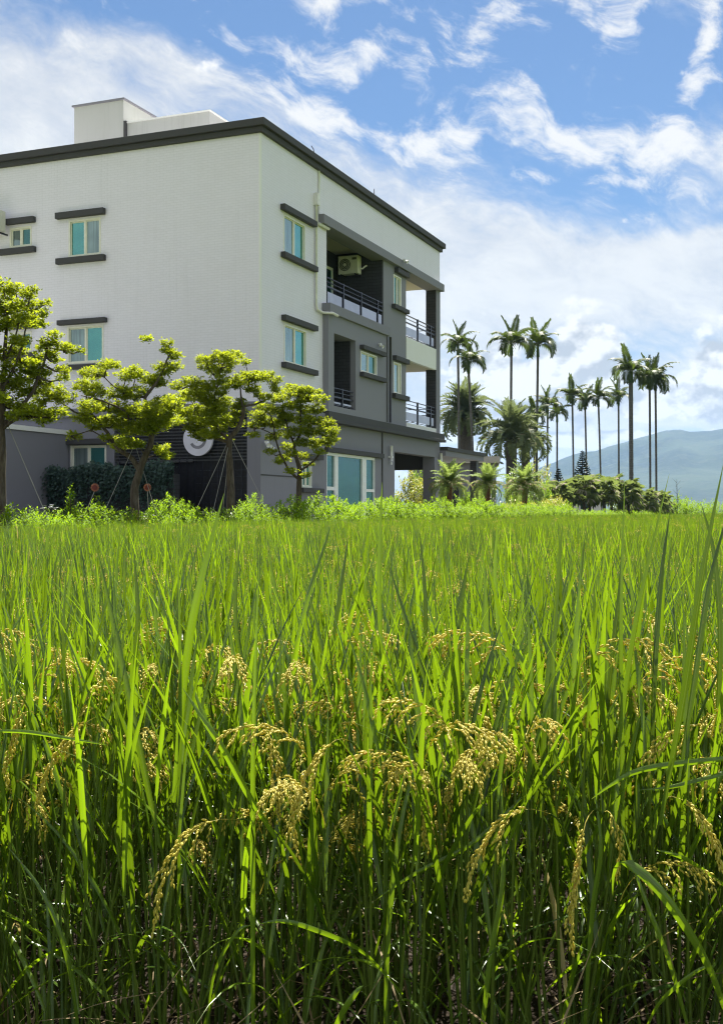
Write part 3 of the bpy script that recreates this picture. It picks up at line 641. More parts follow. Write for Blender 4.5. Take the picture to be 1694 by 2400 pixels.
def make_tree(name, label, loc, k, bx, by, limbs, clumps, trunk_r, seed, size=.058):
    """limbs / clumps given in drawing units: k units per metre, (bx, by) is the foot; depth is spread by chance"""
    r_ = random.Random(seed)
    root = empty(name, loc); tag(root, label, 'tree')
    T = lambda x, y: ((x - bx) / k, (by - y) / k)
    pts = []; tk = MB()
    for li, (poly, r0, r1) in enumerate(limbs):
        P = []; dep = 0.0 if li == 0 else r_.uniform(-.5, .5)
        if li: # start depth from the nearest existing limb point
            x0, z0 = T(*poly[0]); nb = min(pts, key=lambda p: (p[0] - x0) ** 2 + (p[2] - z0) ** 2); y0 = nb[1]
        else: y0 = 0.0
        n = len(poly)
        for i, q in enumerate(poly):
            x, z = T(*q); P.append((x + r_.uniform(-.015, .015), y0 + dep * (i / max(1, n - 1)), z))
        # smooth by midpoints
        S = [P[0]]
        for a, b in zip(P[:-1], P[1:]):
            S += [tuple(a[c] * .5 + b[c] * .5 + r_.uniform(-.012, .012) for c in range(3)), b]
        rad = [r0 + (r1 - r0) * i / (len(S) - 1) for i in range(len(S))]
        if li == 0: rad[0] *= 1.35
        tk.tube(S, rad, 9 if li == 0 else 7)
        if li == 0: tk0 = tk; tk0.build('trunk', M['bark'], root, smooth=True); tk = MB()
        pts += S
    br = MB() if False else tk
    cl = []
    for (cx, cy, cr) in clumps:
        x, z = T(cx, cy); nb = min(pts, key=lambda p: (p[0] - x) ** 2 + (p[2] - z) ** 2)
        dist = math.hypot(nb[0] - x, nb[2] - z)
        y = nb[1] + r_.uniform(-1, 1) * (.25 + .45 * dist)
        cl.append((x, y, z, cr / k))
        mid = ((nb[0] + x) / 2 + r_.uniform(-.04, .04), (nb[1] + y) / 2, (nb[2] + z) / 2 - .05)
        br.tube([nb, mid, (x, y, z)], [.022, .014, .006], 5, cap=False)
    # some clumps on the sides away from the picture plane keep the crown round
    for (x, y, z, r) in list(cl):
        if r_.random() < .30: cl.append((x * .8 + r_.uniform(-.15, .15), -y + r_.choice((-.4, .4)), z + r_.uniform(-.1, .1), r * .9))
    br.build('limbs', M['bark'], root, smooth=True)
    V, F, t = crown_cloud(cl, size, 1.0)
    link('crown', np_mesh('crown', V, F, M['tree_leaf'], t), root)
    return root
def edge(u, v): return BW(u, v, GZ - .05)
t1 = make_tree('pruned_tree', 'tallest clipped tree cut by the left edge of the picture', edge(-14.98, -3.14), 488, 5, 2075,
    [([(5, 2075), (5, 1700), (5, 1400), (0, 1150), (10, 900), (30, 700), (40, 520), (60, 330)], .075, .02), ([(3, 1180), (120, 1050), (230, 900), (290, 700), (320, 560), (450, 580)], .035, .012),
     ([(0, 1150), (-90, 950), (-130, 700), (-90, 450)], .04, .012), ([(8, 900), (110, 760), (190, 560), (240, 400)], .03, .010), ([(5, 1200), (150, 1110), (300, 1120), (390, 1120)], .03, .01), ([(30, 700), (130, 500), (200, 300)], .02, .008)],
    [(20, 130, 80), (90, 140, 70), (-60, 120, 90), (200, 190, 50), (280, 210, 60), (320, 240, 40), (220, 260, 60), (60, 280, 90), (170, 310, 80), (280, 330, 70), (-60, 300, 110), (100, 390, 90), (230, 400, 80), (310, 420, 50), (0, 430, 100), (-100, 450, 110), (380, 480, 50), (350, 540, 60), (440, 570, 55), (510, 590, 48), (570, 590, 38), (200, 570, 75), (100, 600, 80), (290, 610, 80), (20, 640, 80), (-80, 640, 100), (340, 650, 50), (200, 690, 75), (90, 730, 90), (250, 760, 80), (170, 800, 85), (60, 830, 80), (280, 840, 60), (430, 740, 55), (400, 800, 50), (140, 930, 70), (230, 900, 60), (60, 1020, 80), (150, 1060, 80), (250, 1080, 80), (340, 1100, 70), (400, 1130, 60), (440, 1080, 60), (350, 1170, 50), (-60, 950, 100), (-80, 1060, 90), (10, 1100, 70), (200, 1110, 60), (-160, 800, 110), (-170, 550, 110)], .075, 11)
t2 = make_tree('pruned_tree', 'wide clipped tree with forked trunk and a spire of leaves on top', edge(-11.26, -3.14), 409, 1010, 2000,
    [([(1010, 2000), (1010, 1700), (1015, 1600), (1040, 1480), (1080, 1400), (1130, 1300), (1140, 1180), (1095, 1020)], .085, .045), ([(1045, 1470), (985, 1390), (900, 1330), (840, 1270), (790, 1190), (720, 1100), (630, 1000), (630, 850)], .055, .014),
     ([(1095, 1020), (1080, 920), (1150, 820), (1200, 700), (1240, 580), (1230, 500)], .04, .008), ([(1095, 1020), (960, 1050), (880, 1000), (780, 960), (640, 930)], .028, .008), ([(1080, 920), (960, 900), (850, 850), (740, 750), (680, 720)], .022, .007),
     ([(1138, 1220), (1240, 1110), (1330, 1010)], .025, .008), ([(720, 1100), (560, 1040), (430, 930), (350, 990)], .022, .007), ([(1085, 1395), (1200, 1340)], .012, .006), ([(840, 1270), (700, 1180), (570, 1230)], .015, .006)],
    [(600, 720, 85), (790, 680, 60), (690, 720, 55), (900, 750, 75), (1000, 740, 85), (1100, 790, 85), (1230, 500, 45), (1225, 560, 45), (1280, 590, 65), (1200, 690, 75), (1310, 690, 50), (1150, 800, 80), (640, 850, 100), (430, 900, 85), (380, 960, 75), (500, 960, 85), (720, 900, 80), (860, 900, 95), (1000, 900, 95), (640, 1000, 90), (800, 1010, 90), (950, 1040, 100), (1120, 1050, 110), (1240, 1100, 95), (1180, 960, 75), (620, 1090, 75), (700, 1150, 70), (570, 1230, 60), (830, 1120, 85), (950, 1170, 100), (1090, 1180, 100), (1200, 1150, 90), (870, 1300, 70), (960, 1290, 70), (1060, 1300, 55), (1200, 1330, 65), (790, 1240, 45), (1330, 1000, 75), (330, 1010, 55), (1240, 1370, 40)], .085, 22)
t3 = make_tree('pruned_tree', 'clipped tree with straight trunk and tiered crown before the round sign', edge(-7.57, -3.14), 353, 512, 1540,
    [([(512, 1540), (510, 1290), (505, 1100), (500, 900), (505, 800), (560, 735), (600, 640), (615, 560)], .095, .035), ([(505, 830), (420, 805), (320, 760), (200, 725), (90, 690), (0, 620)], .042, .010), ([(500, 810), (420, 740), (395, 600), (400, 480), (430, 380), (445, 270)], .035, .008),
     ([(615, 560), (700, 540), (800, 490), (845, 410)], .028, .008), ([(610, 590), (590, 470), (570, 380), (680, 340)], .025, .007), ([(320, 760), (250, 620), (180, 500)], .02, .006), ([(430, 380), (340, 260)], .014, .005), ([(395, 560), (300, 470), (220, 420)], .016, .006), ([(580, 690), (480, 640)], .014, .006)],
    [(330, 230, 65), (420, 200, 75), (500, 210, 65), (300, 250, 50), (600, 200, 42), (450, 280, 80), (540, 260, 55), (380, 290, 65), (430, 380, 65), (440, 460, 65), (620, 340, 85), (700, 330, 65), (780, 320, 55), (840, 370, 55), (560, 380, 75), (660, 420, 65), (720, 470, 45), (850, 430, 45), (770, 500, 45), (250, 410, 75), (330, 420, 75), (130, 430, 55), (180, 480, 85), (60, 520, 75), (270, 500, 85), (380, 540, 80), (90, 600, 75), (200, 600, 90), (310, 600, 90), (430, 600, 80), (130, 660, 65), (240, 680, 65), (360, 680, 80), (480, 680, 80), (560, 600, 70), (540, 690, 55), (20, 560, 60), (-20, 620, 60), (420, 740, 55), (590, 530, 45), (250, 740, 62), (330, 775, 50), (395, 785, 45), (300, 700, 62), (190, 730, 50), (280, 770, 55), (355, 800, 40), (230, 790, 40)], .095, 33)
t4 = make_tree('pruned_tree', 'small airy clipped tree in front of the house corner, rightmost of four', edge(-4.12, -3.14), 312.5, 1031, 1470,
    [([(1031, 1470), (1030, 1290), (1030, 1100), (1045, 1000), (1015, 900), (1000, 820), (1050, 700), (1050, 560), (1055, 440)], .085, .012), ([(1030, 1070), (960, 1010), (895, 880), (860, 740), (830, 600), (800, 560)], .035, .008),
     ([(1045, 1000), (1150, 920), (1230, 840), (1275, 740)], .03, .007), ([(1000, 820), (960, 700), (920, 560), (920, 460)], .028, .007), ([(1050, 700), (1150, 620), (1190, 500)], .022, .006), ([(860, 740), (760, 690), (700, 680)], .016, .006)],
    [(1000, 400, 62), (1080, 400, 62), (1150, 400, 45), (930, 440, 70), (880, 480, 62), (1050, 460, 65), (1130, 470, 50), (1200, 480, 55), (1000, 520, 60), (1080, 540, 65), (1180, 550, 60), (870, 560, 65), (780, 540, 62), (730, 590, 62), (700, 660, 55), (780, 640, 70), (690, 740, 45), (860, 660, 60), (950, 620, 65), (1060, 620, 70), (1150, 640, 65), (1240, 650, 62), (1290, 720, 55), (1290, 780, 45), (1200, 720, 65), (1110, 720, 60), (1000, 720, 60), (920, 740, 55), (840, 760, 50), (1240, 800, 52), (1150, 810, 55), (1060, 800, 55), (1190, 870, 45), (830, 870, 45), (900, 920, 42), (970, 880, 50), (1060, 890, 50), (1100, 960, 36), (980, 1010, 45), (1090, 1040, 36), (940, 820, 50)], .085, 44)
# thin guy poles steadying the trunks
def guys(tree, h, feet, r=.006):
    for (x, y) in feet: MB().tube([(x * .04, y * .04, h), (x, y, .05)], r, 5).build('guy_pole', M['concrete'], tree)
guys(t3, 2.05, [(-.95, -.15), (-.42, -.5), (1.05, -.1), (-.3, .7)]); guys(t1, 2.0, [(.78, .3)]); guys(t2, 1.7, [(-.7, -.3), (.45, .4)], .005)

# ------------------------------------------------------------------ garden shrubs and the low hedge
def shrub_cloud(n, fx, size, wid=.42, upright=.9):
    """fx() gives shoot tip positions; leaves spiral up each shoot"""
    Ps, Ds, Ns, Ls, Ws, Ts = [], [], [], [], [], []
    for _ in range(n):
        tip, ax, ln, bt = fx()
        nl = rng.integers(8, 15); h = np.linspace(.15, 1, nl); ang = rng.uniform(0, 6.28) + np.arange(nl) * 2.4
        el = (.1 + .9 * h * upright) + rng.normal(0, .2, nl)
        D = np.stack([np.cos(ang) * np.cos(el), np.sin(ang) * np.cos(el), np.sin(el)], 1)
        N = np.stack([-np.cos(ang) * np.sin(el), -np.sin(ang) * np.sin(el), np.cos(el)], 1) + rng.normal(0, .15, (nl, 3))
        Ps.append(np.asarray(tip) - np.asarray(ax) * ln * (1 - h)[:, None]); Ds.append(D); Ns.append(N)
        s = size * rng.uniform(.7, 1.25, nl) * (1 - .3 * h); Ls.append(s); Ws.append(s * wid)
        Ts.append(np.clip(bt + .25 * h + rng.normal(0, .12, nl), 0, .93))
    return leaf_quads(np.concatenate(Ps), np.concatenate(Ds), np.concatenate(Ns), np.concatenate(Ls), np.concatenate(Ws), np.concatenate(Ts))
def shrub(name, label, u, v, rad, h, n, m='hedge_leaf', size=.075, cat='shrub', bt=.35, upright=.9, group=None, z0=None):
    loc = BW(u, v, GZ - .06 if z0 is None else z0)
    def fx():
        a = rng.uniform(0, 6.28); q = rad * math.sqrt(rng.uniform(0, 1)); zz = h * math.sqrt(max(.05, 1 - (q / rad) ** 2)) * rng.uniform(.35, 1.05)
        ax = np.array([math.cos(a) * q / rad * .6, math.sin(a) * q / rad * .6, 1.0]); ax /= np.linalg.norm(ax)
        return (math.cos(a) * q, math.sin(a) * q, zz), ax, rng.uniform(.12, .22), bt + rng.normal(0, .15)
    V, F, t = shrub_cloud(n, fx, size, upright=upright)
    root = empty(name, loc); tag(root, label, cat, group)
    link('foliage', np_mesh('foliage', V, F, M[m], t), root)
    st = MB()
    for _ in range(6):
        a = rng.uniform(0, 6.28); st.tube([(0, 0, 0), (math.cos(a) * rad * .5, math.sin(a) * rad * .5, h * .75)], [.014, .006], 5, cap=False)
    st.build('stems', M['bark'], root)
    return root
def hedge_run(name, label, u0, u1, v0, v1, hfun, dens, m, size, bt=.35):
    """a continuous low planting: shoots over a strip of the garden edge"""
    L = u1 - u0
    def fx():
        u = rng.uniform(u0, u1); v = rng.uniform(v0, v1); e = 1 - abs((v - v0) / (v1 - v0) - .5) * .9
        hh = hfun(u) * (.55 + .45 * e) * rng.uniform(.45, 1.05)
        x, y, _ = BW(u, v); ox, oy, _ = BW(u0, v0)
        ax = np.array([rng.normal(0, .2), rng.normal(0, .2), 1.0]); ax /= np.linalg.norm(ax)
        return (x - ox, y - oy, hh), ax, rng.uniform(.12, .24), bt + .25 * math.sin(u * 2.1) + rng.normal(0, .2)
    V, F, t = shrub_cloud(int(dens * L), fx, size)
    o = link(name, np_mesh(name, V, F, M[m], t), None, BW(u0, v0, GZ - .08))
    tag(o, label, 'hedge'); return o
hump = lambda u: .60 + .10 * math.sin(u * 1.3) + .07 * math.sin(u * 3.7 + 1)
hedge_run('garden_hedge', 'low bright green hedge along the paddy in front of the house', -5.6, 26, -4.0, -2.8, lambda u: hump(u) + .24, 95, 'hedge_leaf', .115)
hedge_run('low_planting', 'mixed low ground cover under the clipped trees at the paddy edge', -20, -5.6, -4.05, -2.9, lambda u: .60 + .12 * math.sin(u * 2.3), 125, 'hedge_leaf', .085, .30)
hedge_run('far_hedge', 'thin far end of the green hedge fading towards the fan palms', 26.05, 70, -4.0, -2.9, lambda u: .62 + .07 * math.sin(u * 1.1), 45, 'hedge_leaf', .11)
for (lab, u, v, rad, h, n, m, size, bt) in (
    ('pale yellow green bush at the foot of the tallest tree', -14.1, -3.2, .55, .62, 150, 'hedge_leaf', .07, .75),
    ('slim upright young shrub beside the grey side building', -13.25, -3.2, .16, .98, 42, 'hedge_leaf', .085, .5),
    ('small upright shrub between the slim shrub and the orange ornament', -12.55, -3.2, .16, .82, 36, 'hedge_leaf', .085, .55),
    ('yellow leaved low croton under the forked tree', -11.75, -3.5, .38, .55, 80, 'croton', .09, .5),
    ('rounded fresh green bush right of the forked trunk', -10.25, -3.3, .62, .86, 210, 'hedge_leaf', .085, .6),
    ('dark leafy bush between the forked tree and the green bush', -10.9, -3.1, .42, .6, 100, 'hedge_dark', .08, .4),
    ('low dark bush left of the straight trunked tree', -8.5, -3.3, .6, .62, 150, 'hedge_dark', .08, .5),
    ('bright bush right of the straight trunked tree', -6.85, -3.3, .5, .92, 160, 'hedge_leaf', .085, .6),
    ('low bright bush between the two right hand trees', -5.7, -3.4, .6, .72, 150, 'hedge_leaf', .085, .5),
    ('dark clipped bush at the foot of the small airy tree', -4.7, -3.3, .45, .72, 120, 'hedge_dark', .075, .35),
    ('leafy bush in front of the wide garden window', 1.8, -3.3, .6, 1.02, 170, 'hedge_leaf', .095, .5),
    ('leafy bush before the porch column', 6.3, -3.3, .6, 1.0, 160, 'hedge_leaf', .10, .5),
    ('bushy clump of the hedge beside the young palms', 11.0, -3.3, .8, 1.05, 200, 'hedge_leaf', .11, .55)):
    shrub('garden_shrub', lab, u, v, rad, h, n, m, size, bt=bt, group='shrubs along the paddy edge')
# pale flowers by the side building
fl = empty('flower_clump', BW(-13.75, -3.1, 1.12)); tag(fl, 'small clump of pale lilac flowers by the grey side building', 'flowers')
for k in range(9):
    a = rng.uniform(0, 6.28); q = rng.uniform(0, .16); x, y, z = math.cos(a) * q, math.sin(a) * q, rng.uniform(-.03, .05)
    b = MB()
    for j in range(5):
        t_ = j * 1.2566 + a; b.v += [(x, y, z), (x + .03 * math.cos(t_ - .4), y + .03 * math.sin(t_ - .4), z + .012), (x + .045 * math.cos(t_), y + .045 * math.sin(t_), z + .008), (x + .03 * math.cos(t_ + .4), y + .03 * math.sin(t_ + .4), z + .012)]
        o = len(b.v) - 4; b.f.append((o, o + 1, o + 2, o + 3))
    b.build('blossom', M['sign'], fl)
st = MB()
for k in range(5): st.tube([(rng.uniform(-.1, .1), rng.uniform(-.1, .1), -.5), (rng.uniform(-.12, .12), rng.uniform(-.12, .12), .0)], .006, 4)
st.build('stems', M['bark'], fl)
# two round flower ornaments on sticks
def ornament(u, v, z, label, lean):
    x, y, _ = BW(u, v); o = empty('flower_ornament', (x, y, GZ)); tag(o, label, 'ornament', 'round flower ornaments on sticks')
    h = z - GZ
    MB().tube([(lean, 0, 0), (0, 0, h - .05)], .007, 6).build('stick', M['concrete'], o)
    for k in range(10):
        a = k * math.tau / 10; c, s = math.cos(a), math.sin(a); b = MB()
        P = [(c * .035 - s * .012, s * .035 + c * .012), (c * .035 + s * .012, s * .035 - c * .012), (c * .070 + s * .019, s * .070 - c * .019), (c * .078, s * .078), (c * .070 - s * .019, s * .070 + c * .019)]
        b.prism([(p[0], h + p[1]) for p in P], 'y', -.012, .006).build('petal', M['orange'], o)
    MB().disc((0, h), .045, 18, 'y', (-.03, .01)).build('disc', M['maroon'], o)
ornament(-11.75, -2.6, 1.50, 'orange flower ornament on a leaning stick left of the forked trunk', -.35)
ornament(-10.15, -2.7, 1.53, 'red centred flower ornament right of the forked trunk', .05)

# hanging plants on a low planter wall before the trellis
hp = empty('planter', BW(-.95, 2.3, GZ), BROT); tag(hp, 'planter wall overgrown with drooping blue green leaves before the trellis', 'planter')
MB().box(0, .35, 0, 4.3, 0, 1.55).build('planter_wall', M['tile_dark'], hp, bevel=.02)
Ps, Ds, Ns, Ls, Ws, Ts = [], [], [], [], [], []
for k in range(420):
    v = rng.uniform(0, 4.3); x0 = rng.uniform(-.05, .3); z0 = 1.55 + rng.uniform(0, .28) + .08 * math.sin(v * 3); ln = rng.uniform(.3, 1.35); nl = int(8 + ln * 16)
    s = np.linspace(0, 1, nl); out = rng.uniform(.08, .35)
    px = x0 - out * np.sin(np.minimum(s * 2.2, 1.57)); pz = z0 - ln * s ** 1.5 + .12 * np.sin(s * 3.1); py = v + rng.normal(0, .03) + rng.normal(0, .1) * s
    P = np.stack([px, py, pz], 1) + rng.normal(0, .025, (nl, 3))
    a = rng.uniform(2.2, 4.1, nl); e = rng.uniform(-1.2, .2, nl) + (.8 * (s < .12))
    D = np.stack([np.cos(a) * np.cos(e), np.sin(a) * np.cos(e), np.sin(e)], 1); N = np.stack([-np.ones(nl), rng.normal(0, .5, nl), rng.uniform(.2, 1, nl)], 1)
    Ps.append(P); Ds.append(D); Ns.append(N); sz = rng.uniform(.07, .13, nl); Ls.append(sz); Ws.append(sz * .5); Ts.append(np.clip(rng.uniform(.0, .55, nl) + .4 * (s < .15), 0, .93))
V, F, t = leaf_quads(*[np.concatenate(q) for q in (Ps, Ds, Ns, Ls, Ws, Ts)])
link('foliage', np_mesh('foliage', V, F, M['hang_leaf'], t), hp)

# ------------------------------------------------------------------ palms
def frond_mesh(name, m, length, nlf, lw, ll, droop, seed, m_off=0.0, vee=.35, taper=True):
    """feather leaf along +x, arching over and down; leaflets hang from both sides of the rib"""
    r_ = np.random.default_rng(seed); n = 14
    th0 = 1.0; ang = th0 - droop * np.linspace(0, 1, n) ** 1.3
    ds = length / (n - 1); P = np.zeros((n, 3))
    for i in range(1, n): P[i] = P[i - 1] + ds * np.array([math.cos(ang[i]), 0, math.sin(ang[i])])
    V = []; F = []; T = []
    def at(s):
        f = s * (n - 1); i = min(int(f), n - 2); q = f - i; d = P[i + 1] - P[i]; return P[i] * (1 - q) + P[i + 1] * q, d / np.linalg.norm(d)
    # rib as a thin three-sided tube
    for i in range(n):
        rr = .022 * length / 1.6 * (1 - .85 * i / (n - 1))
        for j in range(3): a = j * 2.094; V.append(P[i] + rr * np.array([0, math.cos(a), math.sin(a)])); T.append(.4)
    for i in range(n - 1):
        for j in range(3): F.append((i * 3 + j, i * 3 + (j + 1) % 3, i * 3 + 3 + (j + 1) % 3, i * 3 + 3 + j))
    tb = r_.uniform(.1, .8)
    for k in range(nlf):
        s = .14 + .86 * k / (nlf - 1)
        p, d = at(s)
        prof = math.sin(min(1, .18 + s * .95) * math.pi) ** .6 if taper else 1
        L_ = ll * (.35 + .65 * prof) * r_.uniform(.85, 1.1)
        for sgn in (-1, 1):
            side = np.array([0, sgn, 0.0]); upv = np.cross(d, side) * -sgn
            upv = upv if upv[2] > 0 else -upv
            D = side * .85 + d * .55 + upv * vee * r_.uniform(.4, 1.3); D /= np.linalg.norm(D)
            tip = p + D * L_ + np.array([0, 0, -1]) * L_ * r_.uniform(.12, .5) * (1 if vee < .5 else .3)
            mid = p + D * L_ * .5
            wv = d * lw * .5
            o = len(V); V += [p - wv * .5, p + wv * .5, mid + wv, tip, mid - wv]; T += [np.clip(tb + r_.normal(0, .12), 0, .99)] * 5
            F += [(o, o + 1, o + 2, o + 4), (o + 4, o + 2, o + 3, o + 3)]
    F4 = np.array([f if len(f) == 4 else f for f in F])
    quads = [f for f in F if len(set(f)) == 4]; tris = [(f[0], f[1], f[2]) for f in F if len(set(f)) == 3]
    Ft = [(f[0], f[1], f[2]) for f in quads] + [(f[0], f[2], f[3]) for f in quads] + tris
    return np_mesh(name, V, Ft, m, T)
FR_ARECA = [frond_mesh('frond', M['palm_leaf'], 1.0, 24, .052, .36, d, 50 + i, vee=.05) for i, d in enumerate((1.5, 2.0, 2.5, 3.0))]
FR_UP = [frond_mesh('frond', M['palm_leaf'], 1.0, 24, .05, .24, .35, 60, vee=.6)]
FR_DATE = [frond_mesh('frond', M['date_leaf'], 1.0, 34, .035, .24, d, 70 + i, vee=.55) for i, d in enumerate((.9, 1.5, 2.1, 2.7))]
FR_YOUNG = [frond_mesh('frond', M['bright_palm'], 1.0, 28, .035, .26, d, 80 + i, vee=.45) for i, d in enumerate((.7, 1.3, 1.9, 2.5))]
def palm(name, label, loc, height, trunk_r, frond_len, fronds, kind, lean=(0, 0), group=None, bark='palmbark', nup=1, seed=1, cat='palm tree', skirt=False):
    r_ = random.Random(seed); root = empty(name, loc); tag(root, label, cat, group)
    n = 9; pts = [(lean[0] * (i / (n - 1)) ** 1.6, lean[1] * (i / (n - 1)), height * i / (n - 1)) for i in range(n)]
    rad = [trunk_r * (1.25 - .35 * min(1, i / 2)) for i in range(n)]
    MB().tube(pts, rad, 10).build('trunk', M[bark], root, smooth=True)
    top = Vector(pts[-1])
    if kind == 'areca':
        MB().tube([top - Vector((0, 0, .05)), top + Vector((0, 0, .45)), top + Vector((0, 0, 1.0))], [trunk_r * 1.25, trunk_r * 1.05, trunk_r * .5], 10).build('crownshaft', M['bright_palm'], root, smooth=True)
        hub = top + Vector((0, 0, .75))
    else: hub = top
    S = {'areca': FR_ARECA, 'date': FR_DATE, 'young': FR_YOUNG}[kind]
    for k in range(fronds):
        a = k * 2.39996 + r_.uniform(-.3, .3); f = (k + .5) / fronds
        me = S[min(len(S) - 1, int(f * len(S)))]
        sc = frond_len * r_.uniform(.85, 1.1)
        pitch = -(.55 - 1.15 * f) if kind != 'areca' else -(.35 - .55 * f)
        off = Vector((0, 0, (.25 - .5 * f) * (trunk_r * 2.5))) if kind != 'areca' else Vector((0, 0, -.1 * f))
        link('frond', me, root, hub + off, (r_.uniform(-.2, .2), pitch + r_.uniform(-.12, .12), a), (sc,) * 3)
    for k in range(nup):
        if kind == 'areca': link('frond', FR_UP[0], root, hub + Vector((0, 0, .1)), (r_.uniform(-.3, .3), -.40 + r_.uniform(-.15, .15), r_.uniform(0, 6.28)), (frond_len * .95,) * 3)
    return root
#PALMS
for (x, y, foot, h, lx, r_, fl, n, lab, sd_) in (
    (6.96, 82, 0.3, 11.91, -0.1, 0.095, 1.9, 9, 'leftmost slender palm, half hidden by the house', 100),
    (7.83, 80, 0.3, 10.42, -0.4, 0.095, 1.9, 9, 'leaning slender palm just right of the leftmost palm', 101),
    (10.86, 84, 0.3, 12.2, 0.05, 0.1, 2.3, 9, 'tall slender palm with a broad ragged crown, left of the tall pair', 102),
    (13.03, 86, 0.3, 12.36, 0.12, 0.1, 2.2, 9, 'tall slender palm right of the broad crowned palm', 103),
    (14.94, 100, 0.3, 8.26, 0.08, 0.1, 1.8, 9, 'dark low crowned palm behind the feathery date palm', 104),
    (17.39, 108, 0.3, 9.95, 0.03, 0.1, 2.0, 9, 'slender palm above the dark conifers', 105),
    (18.99, 112, 0.3, 9.52, 0.0, 0.1, 1.8, 9, 'short slender palm just right of the palm above the conifers', 106),
    (20.61, 112, 0.3, 11.21, -0.14, 0.1, 2.3, 9, 'slender palm left in the row of four before the mountain', 107),
    (22.28, 114, 0.3, 10.87, -0.18, 0.1, 2.0, 8, 'second slender palm in the row of four before the mountain', 108),
    (23.27, 112, 0.3, 11.03, -0.26, 0.1, 2.1, 9, 'third slender palm in the row of four, with a slight bend', 109),
    (25.44, 114, 0.3, 11.32, -0.04, 0.1, 2.1, 8, 'fourth slender palm in the row of four before the mountain', 110),
    (21.52, 92, 0.3, 11.1, -0.04, 0.19, 2.5, 9, 'thick trunked palm left of the twin palms', 111),
    (23.54, 94, 0.3, 10.75, -0.06, 0.1, 2.3, 9, 'left one of the twin palms before the mountain', 112),
    (24.29, 95, 0.3, 10.79, -0.08, 0.1, 2.4, 9, 'right one of the twin palms before the mountain', 113),
    ):
    palm('slender_palm', lab, (x, y, foot), h, r_, fl, n, 'areca', (lx, 0), 'slender palms beyond the house', seed=sd_, nup=2)
palm('date_palm', 'big round headed date palm beside the house wall', (8.26, 92, 0.5), 8.2, 0.62, 2.75, 80, 'date', (0, 0), None, 'datebark', seed=201)
palm('date_palm', 'feathery date palm behind the grey outbuilding, right of the big one', (10.13, 78, 0.5), 5.5, 0.4, 2.7, 54, 'date', (0, 0), None, 'datebark', seed=202)
palm('date_palm', 'darker date palm just behind the feathery one', (11.95, 84, 0.5), 5.7, 0.35, 2.4, 44, 'date', (0, 0), None, 'datebark', seed=203)
palm('young_palm', 'young palm under the carport beside the porch column', (3.51, 46, 0.5), 1.6, 0.12, 1.05, 36, 'young', (0, 0), 'young palms in the garden', 'redbark', seed=204)
palm('young_palm', 'young palm with reddish trunk, middle of the three', (5.36, 49, 0.5), 1.65, 0.13, 1.0, 36, 'young', (0, 0), 'young palms in the garden', 'redbark', seed=205)
palm('young_palm', 'bright young palm at the end of the house garden', (7.78, 55, 0.5), 1.65, 0.14, 1.3, 40, 'young', (0, 0), 'young palms in the garden', 'redbark', seed=206)

# ------------------------------------------------------------------ fan palms, conifers, bushes and small buildings beyond the house
def fan_mesh(seed):
    r_ = np.random.default_rng(seed); V = []; F = []; T = []; n = 15; tb = r_.uniform(0, 1)
    for k in range(n):                          # blades spread over 200 degrees from the end of the stalk
        a = -1.9 + 3.8 * k / (n - 1); L_ = .62 * r_.uniform(.85, 1.1) * (1 - .18 * abs(a) / 1.9)
        d = np.array([math.cos(a), math.sin(a), .18]); s = np.array([-math.sin(a), math.cos(a), 0]) * .045
        p = np.array([.55, 0, .25]); m1 = p + d * L_ * .55; tip = p + d * L_ + np.array([0, 0, -.30 * r_.uniform(.4, 1.2)])
        o = len(V); V += [p, m1 + s, tip, m1 - s + np.array([0, 0, .015])]; T += [float(np.clip(tb + r_.normal(0, .08), 0, .99))] * 4
        F += [(o, o + 1, o + 2), (o, o + 2, o + 3)]
    o = len(V); V += [np.array([0, -.012, 0]), np.array([0, .012, 0]), np.array([.55, .01, .25]), np.array([.55, -.01, .25])]; T += [.3] * 4; F += [(o, o + 1, o + 2), (o, o + 2, o + 3)]
    return np_mesh('leaf', V, F, M['fan_leaf'], T)
FANS = [fan_mesh(300 + i) for i in range(8)]
FAN_AT = [  # x, y, height, size, what singles it out
    (11.6, 68, 1.55, .95, 'fan palm at the near end of the fan palm clump'), (12.4, 71, 1.75, 1.0, 'second fan palm from the house in the clump'), (13.3, 69, 1.9, 1.0, 'third fan palm from the house in the clump'),
    (14.2, 72, 2.0, 1.0, 'fan palm behind the third one in the clump'), (14.7, 70, 1.85, 1.05, 'fan palm left of the middle gap of the clump'), (15.8, 73, 2.0, 1.05, 'tallest fan palm in the middle of the clump'), (16.4, 71, 1.8, 1.0, 'fan palm right of the middle of the clump'),
    (17.6, 76, 1.6, .95, 'low fan palm under the thick trunked palm'), (18.8, 80, 1.45, 1.0, 'fan palm right of the thick trunked palm'), (20.0, 81, 1.5, 1.0, 'fan palm left of the foot of the twin palms'), (21.4, 84, 1.35, 1.0, 'fan palm at the foot of the twin palms'), (22.4, 86, 1.25, .95, 'last fan palm at the far end of the clump')]
for i, (x, y, h, s, lab) in enumerate(FAN_AT):
    r_ = random.Random(400 + i); root = empty('fan_palm', (x, y, .5)); tag(root, lab, 'fan palm', 'fan palms at the edge of the paddy')
    MB().tube([(0, 0, -.2), (.03, 0, h * .5), (0, 0, h)], [.11, .10, .09], 8).build('trunk', M['datebark'], root, smooth=True)
    for k in range(26):
        f = (k + .5) / 26; a = k * 2.39996 + r_.uniform(-.3, .3)
        link('leaf', FANS[(k + i) % 5 if f < .7 else 5 + k % 3], root, (0, 0, h + .1 - .45 * f), (r_.uniform(-.3, .3), -(.75 - 1.75 * f), a), (s * r_.uniform(.8, 1.05),) * 3)
